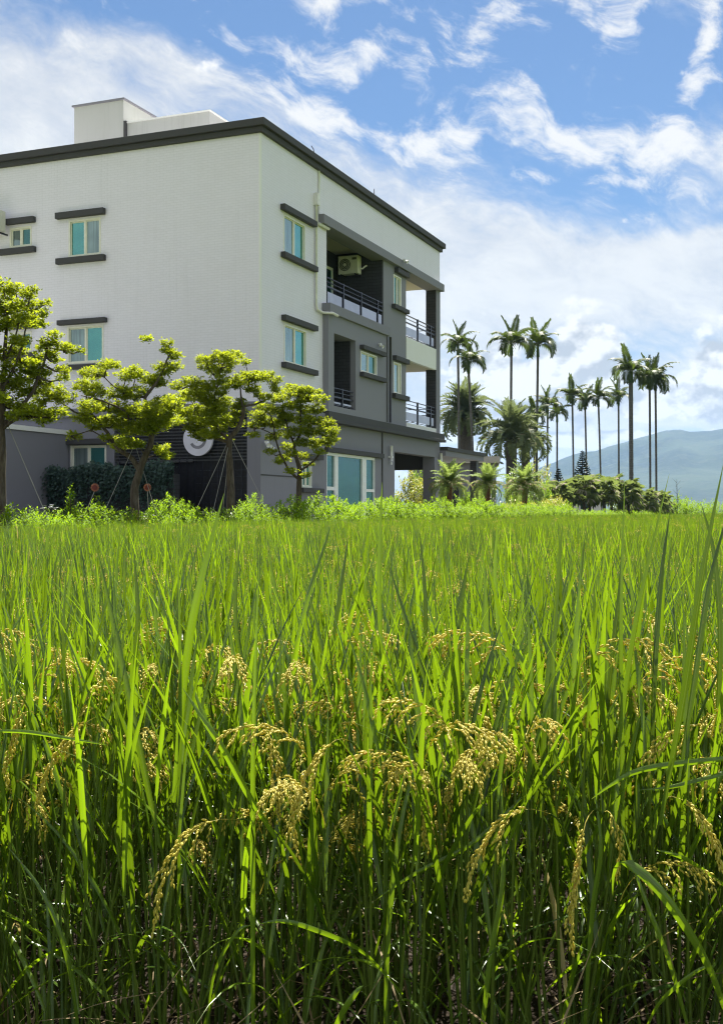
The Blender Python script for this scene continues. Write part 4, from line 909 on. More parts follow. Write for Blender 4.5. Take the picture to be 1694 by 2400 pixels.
def conifer(loc, h, rb, label, seed):
    r_ = np.random.default_rng(seed); root = empty('conifer', loc); tag(root, label, 'conifer', 'dark conifers behind the fan palms')
    MB().tube([(0, 0, 0), (0, 0, h)], [.10, .015], 7).build('trunk', M['bark'], root)
    Ps, Ds, Ns = [], [], []; tiers = int(h / .19)
    for k in range(tiers):
        z = h * (.10 + .90 * k / tiers); L_ = 1.25 * rb * (1 - k / tiers) + .05
        for b in range(7):
            a = b * math.tau / 7 + k * .7 + r_.uniform(-.2, .2); n = int(22 + 30 * L_)
            s = r_.uniform(.1, 1, n); P = np.stack([np.cos(a) * L_ * s, np.sin(a) * L_ * s, z + .18 * L_ * s ** 2 + r_.normal(0, .02, n)], 1)
            ang = a + r_.choice([-1, 1], n) * r_.uniform(.3, 1.1, n); D = np.stack([np.cos(ang), np.sin(ang), r_.uniform(.0, .8, n)], 1); D /= np.linalg.norm(D, axis=1, keepdims=True)
            Ps.append(P); Ds.append(D); Ns.append(np.stack([r_.normal(0, .4, n), r_.normal(0, .4, n), np.ones(n)], 1))
    P = np.concatenate(Ps); n = len(P)
    V, F, t = leaf_quads(P, np.concatenate(Ds), np.concatenate(Ns), np.clip(.09 + .24 * (1 - P[:, 2] / h), .08, .30), np.full(n, .085), r_.uniform(0, 1, n))
    link('crown', np_mesh('crown', V, F, M['pine'], t), root)
conifer((15.7, 92, .5), 4.1, .85, 'smaller dark conifer left of the other one', 501)
conifer((18.0, 94, .5), 5.6, 1.25, 'taller dark spire shaped conifer behind the fan palms', 502)

def bush(name, label, loc, rx, h, n, m, size, cat='bush', bt=.4, group=None):
    def fx():
        d = rand_unit(1)[0]; q = rng.uniform(.5, 1.05); p = d * q * np.array([rx, rx, h * .5]); p[2] += h * .52
        ax = np.array([d[0] * .6, d[1] * .6, 1.0]); ax /= np.linalg.norm(ax)
        return p * (1 + .12 * math.sin(d[0] * 7 + loc[0]) * math.cos(d[2] * 6)), ax, size * 2.2, bt + rng.normal(0, .18)
    V, F, t = shrub_cloud(n, fx, size)
    root = empty(name, loc); tag(root, label, cat, group)
    link('foliage', np_mesh('foliage', V, F, M[m], t), root)
    MB().tube([(0, 0, 0), (.02, 0, h * .6)], [.05, .02], 6).build('stem', M['bark'], root)
bush('garden_bush', 'tall yellow green bush between the outbuilding and the conifers', (13.3, 88, .5), 1.45, 4.6, 430, 'croton', .20, bt=.35)
bush('garden_bush', 'dark green bush against the grey outbuilding', (9.1, 66, .5), .85, 3.2, 260, 'hedge_dark', .16, bt=.4)
bush('garden_bush', 'green bush right of the dark one by the outbuilding', (10.35, 66, .5), .7, 2.4, 200, 'hedge_leaf', .15, bt=.4)
bush('garden_bush', 'yellow croton bush below the bright young palm', (9.0, 57, .5), .75, 1.15, 150, 'croton', .13, bt=.6)
bush('garden_bush', 'low yellow bush between the middle and the bright young palm', (6.9, 53, .5), .8, 1.1, 160, 'croton', .13, bt=.5)
bush('garden_bush', 'yellow green bush right of the young palms', (10.4, 62, .5), .8, 1.5, 160, 'croton', .14, bt=.45)
bush('garden_bush', 'leafy bush beyond the porch seen through its opening', (2.55, 56, .5), 1.1, 2.4, 260, 'croton', .20, bt=.25)
bush('garden_bush', 'darker bush beyond the porch beside the leafy one', (3.35, 60, .5), 1.2, 2.9, 240, 'hedge_leaf', .18, bt=.3)
bush('garden_bush', 'dark shrub at the foot of the carport post', (4.55, 52, .5), .7, 1.0, 120, 'hedge_dark', .12)
for (x, y, rx, h, m_, lab) in ((5.4, 57, .8, 1.7, 'hedge_leaf', 'round green bush behind the middle young palm'), (6.5, 62, .9, 2.3, 'hedge_dark', 'dark bush below the outbuilding wall'), (8.3, 61, .9, 1.6, 'hedge_leaf', 'green bush left of the bright young palm'),
    (9.7, 72, 1.1, 3.1, 'hedge_leaf', 'tall light bush under the feathery date palm'), (11.4, 74, 1.2, 2.6, 'hedge_dark', 'dark bush under the darker date palm'), (12.4, 82, 1.3, 3.4, 'hedge_leaf', 'tall bush left of the yellow green one'), (10.9, 64, .8, 1.3, 'hedge_leaf', 'low bush left of the fan palm clump'), (14.6, 96, 1.6, 3.0, 'hedge_dark', 'dark bush behind the smaller conifer'), (16.8, 98, 1.6, 2.8, 'hedge_dark', 'dark bush between the two conifers')):
    bush('garden_bush', lab, (x, y, .5), rx, h, 240, m_, .17, bt=.35)
for i, (x, y, rx, h, lab) in enumerate(((25.0, 92, 1.6, 2.3, 'first light green bush right of the fan palms'), (27.6, 98, 2.0, 1.9, 'second light green bush right of the fan palms'), (30.6, 104, 2.2, 2.0, 'third light green bush right of the fan palms'), (33.8, 108, 2.3, 1.8, 'light green bush at the right edge of the picture'), (37.5, 112, 2.4, 2.2, 'light green bush past the right edge bush'), (29.0, 110, 2.6, 1.9, 'bush behind the low wooden shed'), (22.0, 96, 1.6, 1.6, 'dull bush behind the far fan palms'))):
    bush('field_bush', lab, (x, y, .2), rx, h, 260, 'hedge_leaf' if i != 6 else 'hedge_dark', .22, group='bushes along the far end of the paddy', bt=.25)
# a bare thin sapling
sp = empty('bare_sapling', (24.6, 90, .3)); tag(sp, 'thin bare sapling right of the twin palms', 'sapling')
b = MB(); b.tube([(0, 0, 0), (.02, 0, 1.8), (0, 0, 3.3)], [.035, .025, .008], 5); b.build('trunk', M['bark'], sp)
b = MB()
for k in range(10):
    z = 1.5 + k * .17; a = k * 2.4; b.tube([(0, 0, z), (math.cos(a) * .35, math.sin(a) * .3, z + .35)], [.012, .004], 4)
b.build('twigs', M['bark'], sp)

# grey outbuilding with pale roof slab behind the carport
ob = empty('outbuilding', (4.4, 70, .45), R(-6)); tag(ob, 'dark grey flat roofed outbuilding behind the carport', 'building')
MB().box(-1.5, 3.75, 0, 6, 0, 3.55).build('wall', M['grey'], ob)
MB().box(-1.8, 3.95, -.4, 6.2, 3.551, 3.95).build('roof', M['roof_pale'], ob)
dw = MB().box(.6, 1.5, -.03, .0, 0, 2.1).build('door', M['iron'], ob); MB().box(.72, .76, -.07, -.03, .95, 1.05).build('handle', M['pipe'], dw)
# pale cottage glimpsed under the fan palms
ct = empty('cottage', (16.1, 90, .4)); tag(ct, 'small white walled cottage glimpsed under the fan palms', 'building')
MB().box(-2.6, 2.6, 0, 4, 0, 2.0).build('wall', M['white_plain'], ct)
MB().prism([(-2.9, 2.0), (2.9, 2.0), (0, 2.5)], 'y', -.3, 4.3).build('roof', M['dark_trim'], ct)
for x in (-1.6, .9): wn = MB().box(x, x + .8, -.03, 0, .8, 1.6).build('window', M['frame_white'], ct); MB().box(x + .08, x + .72, -.04, -.031, .88, 1.52).build('pane', M['glass_dark'], wn)
# low wooden shed at the far end of the paddy
sh = empty('field_shed', (24.4, 86, .15), R(8)); tag(sh, 'low pump shed with flat wooden roof at the far end of the paddy', 'shed')
MB().box(-.62, .62, -.35, .35, 0, .62).build('wall', M['tile_dark'], sh)
MB().box(-.80, .80, -.52, .50, .621, .74).build('roof', M['wood'], sh)
for x in (-.7, .7): MB().box(x - .04, x + .04, -.48, -.40, -.1, .62).build('post', M['wood'], sh)

# ------------------------------------------------------------------ rice
def blade(P0, az, tilt, bend, L_, W, nseg, fold=.22, twist=0.0, pw=1.5, three=True):
    """one rice leaf: returns verts (rings of 3 or 2) ; the tip is a point"""
    t = np.linspace(0, 1, nseg + 1); th = tilt + bend * t ** pw
    d = np.stack([np.sin(th) * math.cos(az), np.sin(th) * math.sin(az), np.cos(th)], 1)
    P = np.asarray(P0) + np.concatenate([[[0, 0, 0]], np.cumsum((d[1:] + d[:-1]) * .5 * (L_ / nseg), 0)])
    az2 = az + twist * t
    s = np.stack([-np.sin(az2), np.cos(az2), np.zeros(nseg + 1)], 1)
    up = np.cross(s, d); wd = W * np.clip(.5 + t * 1.6, 0, 1) * np.clip(1 - t ** 3.2, 0, 1) ** .8
    wd = wd * np.where(t > .55, 1 - (t - .55) / .45 * .75, 1)
    wd[-1] = .0004
    a = P + s * wd[:, None] * .5 + up * (wd * fold)[:, None]; b = P - s * wd[:, None] * .5 + up * (wd * fold)[:, None]
    if three: V = np.stack([a, P, b], 1).reshape(-1, 3); k = 3
    else: V = np.stack([a, b], 1).reshape(-1, 3); k = 2
    F = []
    for i in range(nseg):
        for j in range(k - 1): F.append((i * k + j, i * k + j + 1, (i + 1) * k + j + 1, (i + 1) * k + j))
    return V, np.array(F)
def ribs(V, k):        # midrib mask and position along a blade made of rings of k
    n = len(V) // k; return np.tile([0, 1, 0] if k == 3 else [.3, .3], n), np.repeat(np.linspace(0, 1, n), k)
class Acc:
    def __init__(s): s.V = []; s.F = []; s.T = []; s.R = []; s.A = []; s.n = 0
    def add(s, V, F, t, k=0):
        r, a = ribs(V, k) if k else (np.full(len(V), .3), np.zeros(len(V))); s.R.append(r); s.A.append(a)
        s.V.append(V); s.F.append(F + s.n); s.T.append(np.full(len(V), t) if np.isscalar(t) else t); s.n += len(V)
    def mesh(s, name, m, smooth=True): return np_mesh(name, np.concatenate(s.V), np.concatenate(s.F), m, np.concatenate(s.T), smooth, {'rib': np.concatenate(s.R), 'along': np.concatenate(s.A)})
GR_V = np.array([(0, 0, 0)] + [(.33, math.cos(a) * .5, math.sin(a) * .42) for a in (0, 1.57, 3.14, 4.71)] + [(.70, math.cos(a) * .42, math.sin(a) * .36) for a in (0, 1.57, 3.14, 4.71)] + [(1, 0, 0)])
GR_F = np.array([(0, 2, 1, 1), (0, 3, 2, 2), (0, 4, 3, 3), (0, 1, 4, 4), (1, 2, 6, 5), (2, 3, 7, 6), (3, 4, 8, 7), (4, 1, 5, 8), (5, 6, 9, 9), (6, 7, 9, 9), (7, 8, 9, 9), (8, 5, 9, 9)])
def to_tris(F):
    F = np.asarray(F); o = []
    for f in F:
        o.append((f[0], f[1], f[2]))
        if f[2] != f[3]: o.append((f[0], f[2], f[3]))
    return np.array(o)
GR_T = to_tris(GR_F)
GR_LO = np.array([(0, 1, 2), (0, 2, 3), (0, 3, 1), (4, 2, 1), (4, 3, 2), (4, 1, 3)]); GR_LOV = np.array([(0, 0, 0), (.45, .5, 0), (.45, -.25, .42), (.45, -.25, -.42), (1, 0, 0)])
def panicle(acc, P0, az, tilt, bend, L_, r_, lo=False, nb=8, gl=.0082, gw=.0036, path=None):
    """drooping rice ear: a bent main stalk, side branches falling under their weight, grains along them"""
    n = 12; t = np.linspace(0, 1, n); th = tilt + bend * t ** 1.1
    d = np.stack([np.sin(th) * math.cos(az), np.sin(th) * math.sin(az), np.cos(th)], 1)
    P = np.asarray(P0) + np.concatenate([[[0, 0, 0]], np.cumsum((d[1:] + d[:-1]) * .5 * (L_ / (n - 1)), 0)])
    if path is not None:
        P = smooth_path(path, n); dd0 = np.gradient(P, axis=0); dd0 /= np.linalg.norm(dd0, axis=1, keepdims=True)
        th = np.arccos(np.clip(dd0[:, 2], -1, 1)); az = math.atan2(dd0[:, 1].mean(), dd0[:, 0].mean())
    tb = r_.uniform(.15, .75)
    def stalk(Q, w0):
        k = len(Q); V = []
        for i, q in enumerate(Q):
            rr = w0 * (1 - .7 * i / (k - 1))
            for j in range(3): V.append(q + rr * np.array([math.cos(j * 2.09), math.sin(j * 2.09), 0]))
        F = []
        for i in range(k - 1):
            for j in range(3): F += [(i * 3 + j, i * 3 + (j + 1) % 3, i * 3 + 3 + (j + 1) % 3), (i * 3 + j, i * 3 + 3 + (j + 1) % 3, i * 3 + 3 + j)]
        acc.add(np.array(V), np.array(F), .45)
    def grains(Q, m):
        seg = np.linalg.norm(np.diff(Q, axis=0), axis=1); cum = np.concatenate([[0], np.cumsum(seg)])
        for i in range(m):
            s = (i + .6) / m * cum[-1]; q = np.array([np.interp(s, cum, Q[:, c]) for c in range(3)]); q2 = np.array([np.interp(min(cum[-1], s + .004), cum, Q[:, c]) for c in range(3)]) + 1e-6
            dd = q2 - q; ln = np.linalg.norm(dd); dd = dd / ln if ln > 1e-7 else np.array([0, 0, -1.0])
            sd = np.cross(dd, r_.normal(size=3)); sd /= np.linalg.norm(sd) + 1e-9
            x = dd + sd * .24; x /= np.linalg.norm(x); y = np.cross(x, r_.normal(size=3)); y /= np.linalg.norm(y) + 1e-9; z = np.cross(x, y)
            G = GR_LOV if lo else GR_V; g_ = gl * r_.uniform(.85, 1.12)
            V = q + sd * .0016 + G[:, :1] * g_ * x + G[:, 1:2] * gw * 1.15 * y + G[:, 2:3] * gw * 1.15 * z
            acc.add(V, GR_LO if lo else GR_T, float(np.clip(tb + r_.normal(0, .12), 0, .93)) if r_.random() > .05 else .97)
    stalk(P, .0011)
    for b in range(nb):
        s = .22 + .62 * b / max(1, nb - 1); i = s * (n - 1); i0 = int(i); q0 = P[i0] * (1 - i + i0) + P[min(i0 + 1, n - 1)] * (i - i0)
        a2 = az + (1 if b % 2 else -1) * r_.uniform(.1, .6); bl = L_ * r_.uniform(.24, .42) * (1.05 - .35 * s)
        m = 6; tt = np.linspace(0, 1, m); th2 = th[i0] + r_.uniform(-.15, .25) + (math.pi * .97 - th[i0]) * np.clip(tt * 1.2, 0, 1) * .75
        dd = np.stack([np.sin(th2) * math.cos(a2), np.sin(th2) * math.sin(a2), np.cos(th2)], 1)
        Q = q0 + np.concatenate([[[0, 0, 0]], np.cumsum((dd[1:] + dd[:-1]) * .5 * (bl / (m - 1)), 0)])
        if not lo: stalk(Q, .0006)
        grains(Q, max(4, int(bl / (.0044 if not lo else .0075))))
    k0 = int(.72 * n); grains(P[k0:], 7 if not lo else 5)
def culm_v(P0, P1, r0, r1, k=4):
    P0 = np.asarray(P0); P1 = np.asarray(P1); V = []
    for p, r in ((P0, r0), ((P0 + P1) / 2 + rng.normal(0, .006, 3) * np.array([1, 1, 0]), (r0 + r1) / 2), (P1, r1)):
        for j in range(k): V.append(p + r * np.array([math.cos(j * math.tau / k), math.sin(j * math.tau / k), 0]))
    F = []
    for i in range(2):
        for j in range(k): F.append((i * k + j, i * k + (j + 1) % k, (i + 1) * k + (j + 1) % k, (i + 1) * k + j))
    return np.array(V), np.array(F)
def plan_hill(r_, nt, hs=1.0):
    """where the stems, leaves and ears of one rice plant go"""
    culms, leaves, ears = [], [], []
    for k in range(nt):
        a = r_.uniform(0, math.tau); q = .055 * math.sqrt(r_.uniform(0, 1)); b = np.array([math.cos(a) * q, math.sin(a) * q, 0])
        oa = a + r_.normal(0, .5); sp = abs(r_.normal(.05, .05)) + q * .6; H = hs * r_.uniform(.54, .68)
        top = b + np.array([math.cos(oa) * sp, math.sin(oa) * sp, H]); culms.append((b, top))
        def on(f): return b + (top - b) * f
        # flag leaf: short, upright; upper leaves long and rising; lower ones arch out
        leaves.append((on(.97), r_.uniform(0, math.tau), r_.uniform(.03, .32), r_.uniform(0, .28), hs * r_.uniform(.18, .31), r_.uniform(.0075, .0105), 'flag'))
        leaves.append((on(.78), r_.uniform(0, math.tau), r_.uniform(.06, .40), r_.uniform(-.05, .40), hs * r_.uniform(.30, .43), r_.uniform(.0075, .0105), 'up'))
        if r_.random() < .8: leaves.append((on(.56), r_.uniform(0, math.tau), r_.uniform(.15, .5), r_.uniform(.2, .9), hs * r_.uniform(.34, .50), r_.uniform(.008, .012), 'mid'))
        if r_.random() < .45: leaves.append((on(.32), r_.uniform(0, math.tau), r_.uniform(.3, .8), r_.uniform(.7, 2.0), hs * r_.uniform(.28, .42), r_.uniform(.006, .010), 'low'))
        if r_.random() < .58: ears.append((top + np.array([0, 0, r_.uniform(-.20, .09)]), oa + r_.normal(0, .7), r_.uniform(.10, .45), r_.uniform(1.5, 2.5), r_.uniform(.16, .23)))
    return culms, leaves, ears
def leaf_tint(kind, r_):
    if kind == 'low' and r_.random() < .25: return .985
    return float(np.clip({'flag': .50, 'up': .45, 'mid': .4, 'low': .35}[kind] + r_.normal(0, .24), 0, .955))
def hill_mesh(seed, nt, nseg, three, ears_lo=True, hs=1.0, split=False, gl=.0082, earf=1.0, wmul=1.0):
    r_ = np.random.default_rng(seed); culms, leaves, ears = plan_hill(r_, nt, hs); A = Acc(); G = Acc()
    for (p, az_, ti, be, L_, W, kd) in leaves:
        V, F = blade(p, az_, ti, be, L_, W * wmul, nseg if kd in ('flag', 'up') or nseg < 4 else nseg - 1, twist=r_.normal(0, .5), three=three); A.add(V, F, leaf_tint(kd, r_), 3 if three else 2)
    C = Acc()
    for (b, t) in culms: V, F = culm_v(b, t, .0032, .0016, 3); C.add(V, F, float(r_.uniform(.1, .8)))
    for (p, a, ti, be, L_) in ears:
        if r_.random() < earf: panicle(G, p, a, ti, be, L_, r_, lo=ears_lo, nb=7 if ears_lo else 8, gl=gl, gw=gl * .38)
    return A.mesh('rice_leaves', M['rice']), C.mesh('rice_culms', M['rice_stem']), (G.mesh('rice_ears', M['grain']) if G.n else None)

def in_field(x, y):
    # paddy side of the garden edge: v < -4.45 in the house frame
    v = (x - CORNER[0]) * VX + (y - CORNER[1]) * VY
    return v < -4.45
ROW0, DX, DY = 1.98, .18, .225
near, mid, far = [], [], []
y = ROW0; row = 0
while y < 112:
    dx = DX if y < 26 else DX * (1.35 if y < 55 else 1.9)
    xr = .325 * y + 1.3; x = -xr + (row % 2) * dx * .3 + rnd.uniform(-.04, .04)
    while x < xr:
        if in_field(x, y) and not (y > 84 and x > 23.2 and x < 25.6 and y < 88):
            px, py = x + rnd.uniform(-.03, .03), y + rnd.uniform(-.025, .025)
            if abs(px) < .314 * py + .12 and py < ROW0 + DY * 2.6: near.append((px, py))
            elif abs(px) < .314 * py + .10 and py < ROW0 + DY * 8.6: mid.append((px, py))
            else: far.append((px, py))
        x += dx * rnd.uniform(.93, 1.07)
    y += (DY if y < 26 else DY * (1.3 if y < 55 else 2.0)); row += 1

# leaf and ear shapes shared by the front rows
r0 = np.random.default_rng(77)
def one_blade(tilt, bend, L_, W, nseg, tw):
    V, F = blade((0, 0, 0), 0.0, tilt, bend, L_, W, nseg, twist=tw); return V, F
LEAVES = {}
for kd, spec in {'flag': (10, (.0, .40), (.24, .37), (.0085, .0125)), 'up': (10, (.05, .55), (.34, .47), (.0085, .0125)), 'mid': (8, (.25, 1.0), (.34, .50), (.009, .013)), 'low': (8, (.8, 2.1), (.28, .44), (.007, .011))}.items():
    n, be, ln, wd = spec; LEAVES[kd] = []
    for i in range(n):
        V, F = one_blade(0.0, r0.uniform(*be), r0.uniform(*ln), r0.uniform(*wd), 8, r0.normal(0, .5))
        LEAVES[kd].append(np_mesh('leaf', V, F, M['rice'], np.full(len(V), leaf_tint(kd, r0)), True, dict(zip(('rib', 'along'), ribs(V, 3)))))
EARS = []
for i in range(10):
    A = Acc(); panicle(A, (0, 0, 0), 0.0, r0.uniform(.05, .35), r0.uniform(1.6, 2.5), r0.uniform(.19, .25), r0, nb=9, gl=.0088, gw=.0031); EARS.append(A.mesh('panicle', M['grain'], True))
CULMS = []
for i in range(4):
    V, F = culm_v((0, 0, 0), (0, 0, 1), .0036, .0018, 5); CULMS.append(np_mesh('culm', V, F, M['rice_stem'], np.full(len(V), float(r0.uniform(.1, .8))), True))
def place_culm(root, b, t):
    d = Vector(t - b); o = link('culm', CULMS[rnd.randrange(4)], root, tuple(b)); o.rotation_mode = 'QUATERNION'; o.rotation_quaternion = d.to_track_quat('Z', 'Y'); o.scale = (1, 1, d.length)
near_roots = []
ORD = 'first second third fourth fifth sixth seventh eighth ninth tenth eleventh twelfth'.split()
near.sort(key=lambda p: (int((p[1] - ROW0 + DY * .4) / DY), p[0]))
cnt = {}
for i, (px, py) in enumerate(near):
    r_ = np.random.default_rng(900 + i); root = empty('rice_plant', (px, py, 0)); near_roots.append(root)
    rw = int((py - ROW0 + DY * .4) / DY); cnt[rw] = cnt.get(rw, 0) + 1
    tag(root, '%s rice plant from the left in the %s row of the paddy' % (ORD[cnt[rw] - 1], ('front', 'second', 'third', 'fourth')[rw]), 'rice plant', 'rice plants in the front rows')
    culms, leaves, ears = plan_hill(r_, 15, r_.uniform(.93, 1.05))
    for (b, t) in culms: place_culm(root, b, t)
    for (p, a, ti, be, L_, W, kd) in leaves:
        o = link('leaf', LEAVES[kd][r_.integers(len(LEAVES[kd]))], root, tuple(p), (0, ti, a)); s = r_.uniform(.88, 1.1); o.scale = (s, s, s)
        o.rotation_mode = 'XYZ'
    for k in range(7):              # short side shoots and arching lower leaves thicken the foot of the edge plants
        o = link('leaf', LEAVES['low' if k % 2 else 'mid'][r_.integers(8)], root, (r_.normal(0, .06), r_.normal(0, .05), r_.uniform(.02, .2)), (0, r_.uniform(.1, .8), r_.uniform(0, 6.28)), (r_.uniform(.6, .95),) * 3)
    for (p, a, ti, be, L_) in ears:
        if r_.random() < .75: link('panicle', EARS[r_.integers(10)], root, tuple(p), (0, 0, a), (r_.uniform(.9, 1.1),) * 3)
MIDP = [hill_mesh(600 + i, 13, 6, True, ears_lo=True, hs=(.95, 1.0, 1.05, .98, 1.02, .97)[i], gl=.0095) for i in range(6)]
for i, (px, py) in enumerate(mid):
    a, c, g_ = MIDP[i % 6]; rz = rnd.uniform(0, 6.28); s = rnd.uniform(.93, 1.07)
    root = empty('rice_plant', (px, py, 0), rz); root.scale = (s, s, s)
    tag(root, 'rice plant standing a few rows behind the front of the paddy', 'rice plant', 'rice plants a few rows in')
    o = link('foliage', a, root); o['kind'] = 'stuff'
    o = link('culms', c, root); o['kind'] = 'stuff'
    if g_: o = link('ears', g_, root); o['kind'] = 'stuff'

# the rest of the crop, too many to count: one object that instances a few plants over the field
def join_hill(parts, name):
    V, F, T, MI, RB, AL = [], [], [], [], [], []; n = 0
    for mi, me in enumerate(parts):
        if me is None: continue
        k = len(me.vertices); co = np.empty(k * 3, np.float32); me.vertices.foreach_get('co', co); tv = np.empty(k, np.float32); me.attributes['tint'].data.foreach_get('value', tv)
        rv = np.empty(k, np.float32); me.attributes['rib'].data.foreach_get('value', rv); av = np.empty(k, np.float32); me.attributes['along'].data.foreach_get('value', av); RB.append(rv); AL.append(av)
        for p in me.polygons:
            q = list(p.vertices); F.append((q[0] + n, q[1] + n, q[2] + n)); MI.append(mi)
            if len(q) == 4: F.append((q[0] + n, q[2] + n, q[3] + n)); MI.append(mi)
        V.append(co.reshape(-1, 3)); T.append(tv); n += k
    me = np_mesh(name, np.concatenate(V), np.array(F), [M['rice'], M['rice_stem'], M['grain']], np.concatenate(T), True, {'rib': np.concatenate(RB), 'along': np.concatenate(AL)})
    me.polygons.foreach_set('material_index', np.array(MI, np.int32)); return me
PROTO = []
for i in range(6): PROTO.append(join_hill(hill_mesh(700 + i, 13, 5, True, hs=(.95, 1.0, 1.05, .98, 1.02, .97)[i], gl=.0095, earf=1.0), 'rice_hill'))
for i in range(4): PROTO.append(join_hill(hill_mesh(720 + i, 12, 3, False, hs=(.97, 1.0, 1.04, .98)[i], gl=.012, earf=.75, wmul=1.25), 'rice_hill'))
for i in range(3): PROTO.append(join_hill(hill_mesh(740 + i, 14, 3, False, hs=(.97, 1.0, 1.03)[i], gl=.014, earf=.35, wmul=2.0), 'rice_hill'))
pc = bpy.data.collections.new('rice_hill_shapes')
for i, me in enumerate(PROTO): pc.objects.link(bpy.data.objects.new('rice_hill_%02d' % i, me))
fm = bpy.data.meshes.new('rice_crop'); N = len(far); pts = np.array([(x, y, 0.0) for x, y in far], np.float32)
fm.vertices.add(N); fm.vertices.foreach_set('co', pts.ravel())
idx = np.where(pts[:, 1] < 12, rng.integers(0, 6, N), np.where(pts[:, 1] < 34, rng.integers(6, 10, N), rng.integers(10, 13, N))).astype(np.int32)
for nm, ty, val in (('pick', 'INT', idx), ('spin', 'FLOAT', rng.uniform(0, 6.283, N).astype(np.float32)), ('grow', 'FLOAT', (rng.uniform(.92, 1.06, N) + .03 * np.sin(pts[:, 0] * .9) * np.cos(pts[:, 1] * .5)).astype(np.float32))):
    at_ = fm.attributes.new(nm, ty, 'POINT'); at_.data.foreach_set('value', val)
crop = link('rice_crop', fm); tag(crop, 'green rice crop with yellow ears filling the paddy to the garden edge', 'rice', kind='stuff')
ng = bpy.data.node_groups.new('rice_scatter', 'GeometryNodeTree'); ng.interface.new_socket('Geometry', in_out='INPUT', socket_type='NodeSocketGeometry'); ng.interface.new_socket('Geometry', in_out='OUTPUT', socket_type='NodeSocketGeometry')
gi = ng.nodes.new('NodeGroupInput'); go = ng.nodes.new('NodeGroupOutput'); ci = ng.nodes.new('GeometryNodeCollectionInfo'); ci.inputs['Collection'].default_value = pc; ci.inputs['Separate Children'].default_value = True; ci.inputs['Reset Children'].default_value = True
ip = ng.nodes.new('GeometryNodeInstanceOnPoints'); ip.inputs['Pick Instance'].default_value = True
def na(nm, ty): n_ = ng.nodes.new('GeometryNodeInputNamedAttribute'); n_.data_type = ty; n_.inputs['Name'].default_value = nm; return n_.outputs['Attribute']
cx_ = ng.nodes.new('ShaderNodeCombineXYZ'); ng.links.new(na('spin', 'FLOAT'), cx_.inputs[2])
er = ng.nodes.new('FunctionNodeEulerToRotation'); ng.links.new(cx_.outputs[0], er.inputs[0])
ng.links.new(gi.outputs[0], ip.inputs['Points']); ng.links.new(ci.outputs[0], ip.inputs['Instance']); ng.links.new(na('pick', 'INT'), ip.inputs['Instance Index'])
ng.links.new(er.outputs[0], ip.inputs['Rotation']); ng.links.new(na('grow', 'FLOAT'), ip.inputs['Scale']); ng.links.new(ip.outputs[0], go.inputs[0])
md = crop.modifiers.new('scatter', 'NODES'); md.node_group = ng
print('RICE near', len(near), 'mid', len(mid), 'far', N)

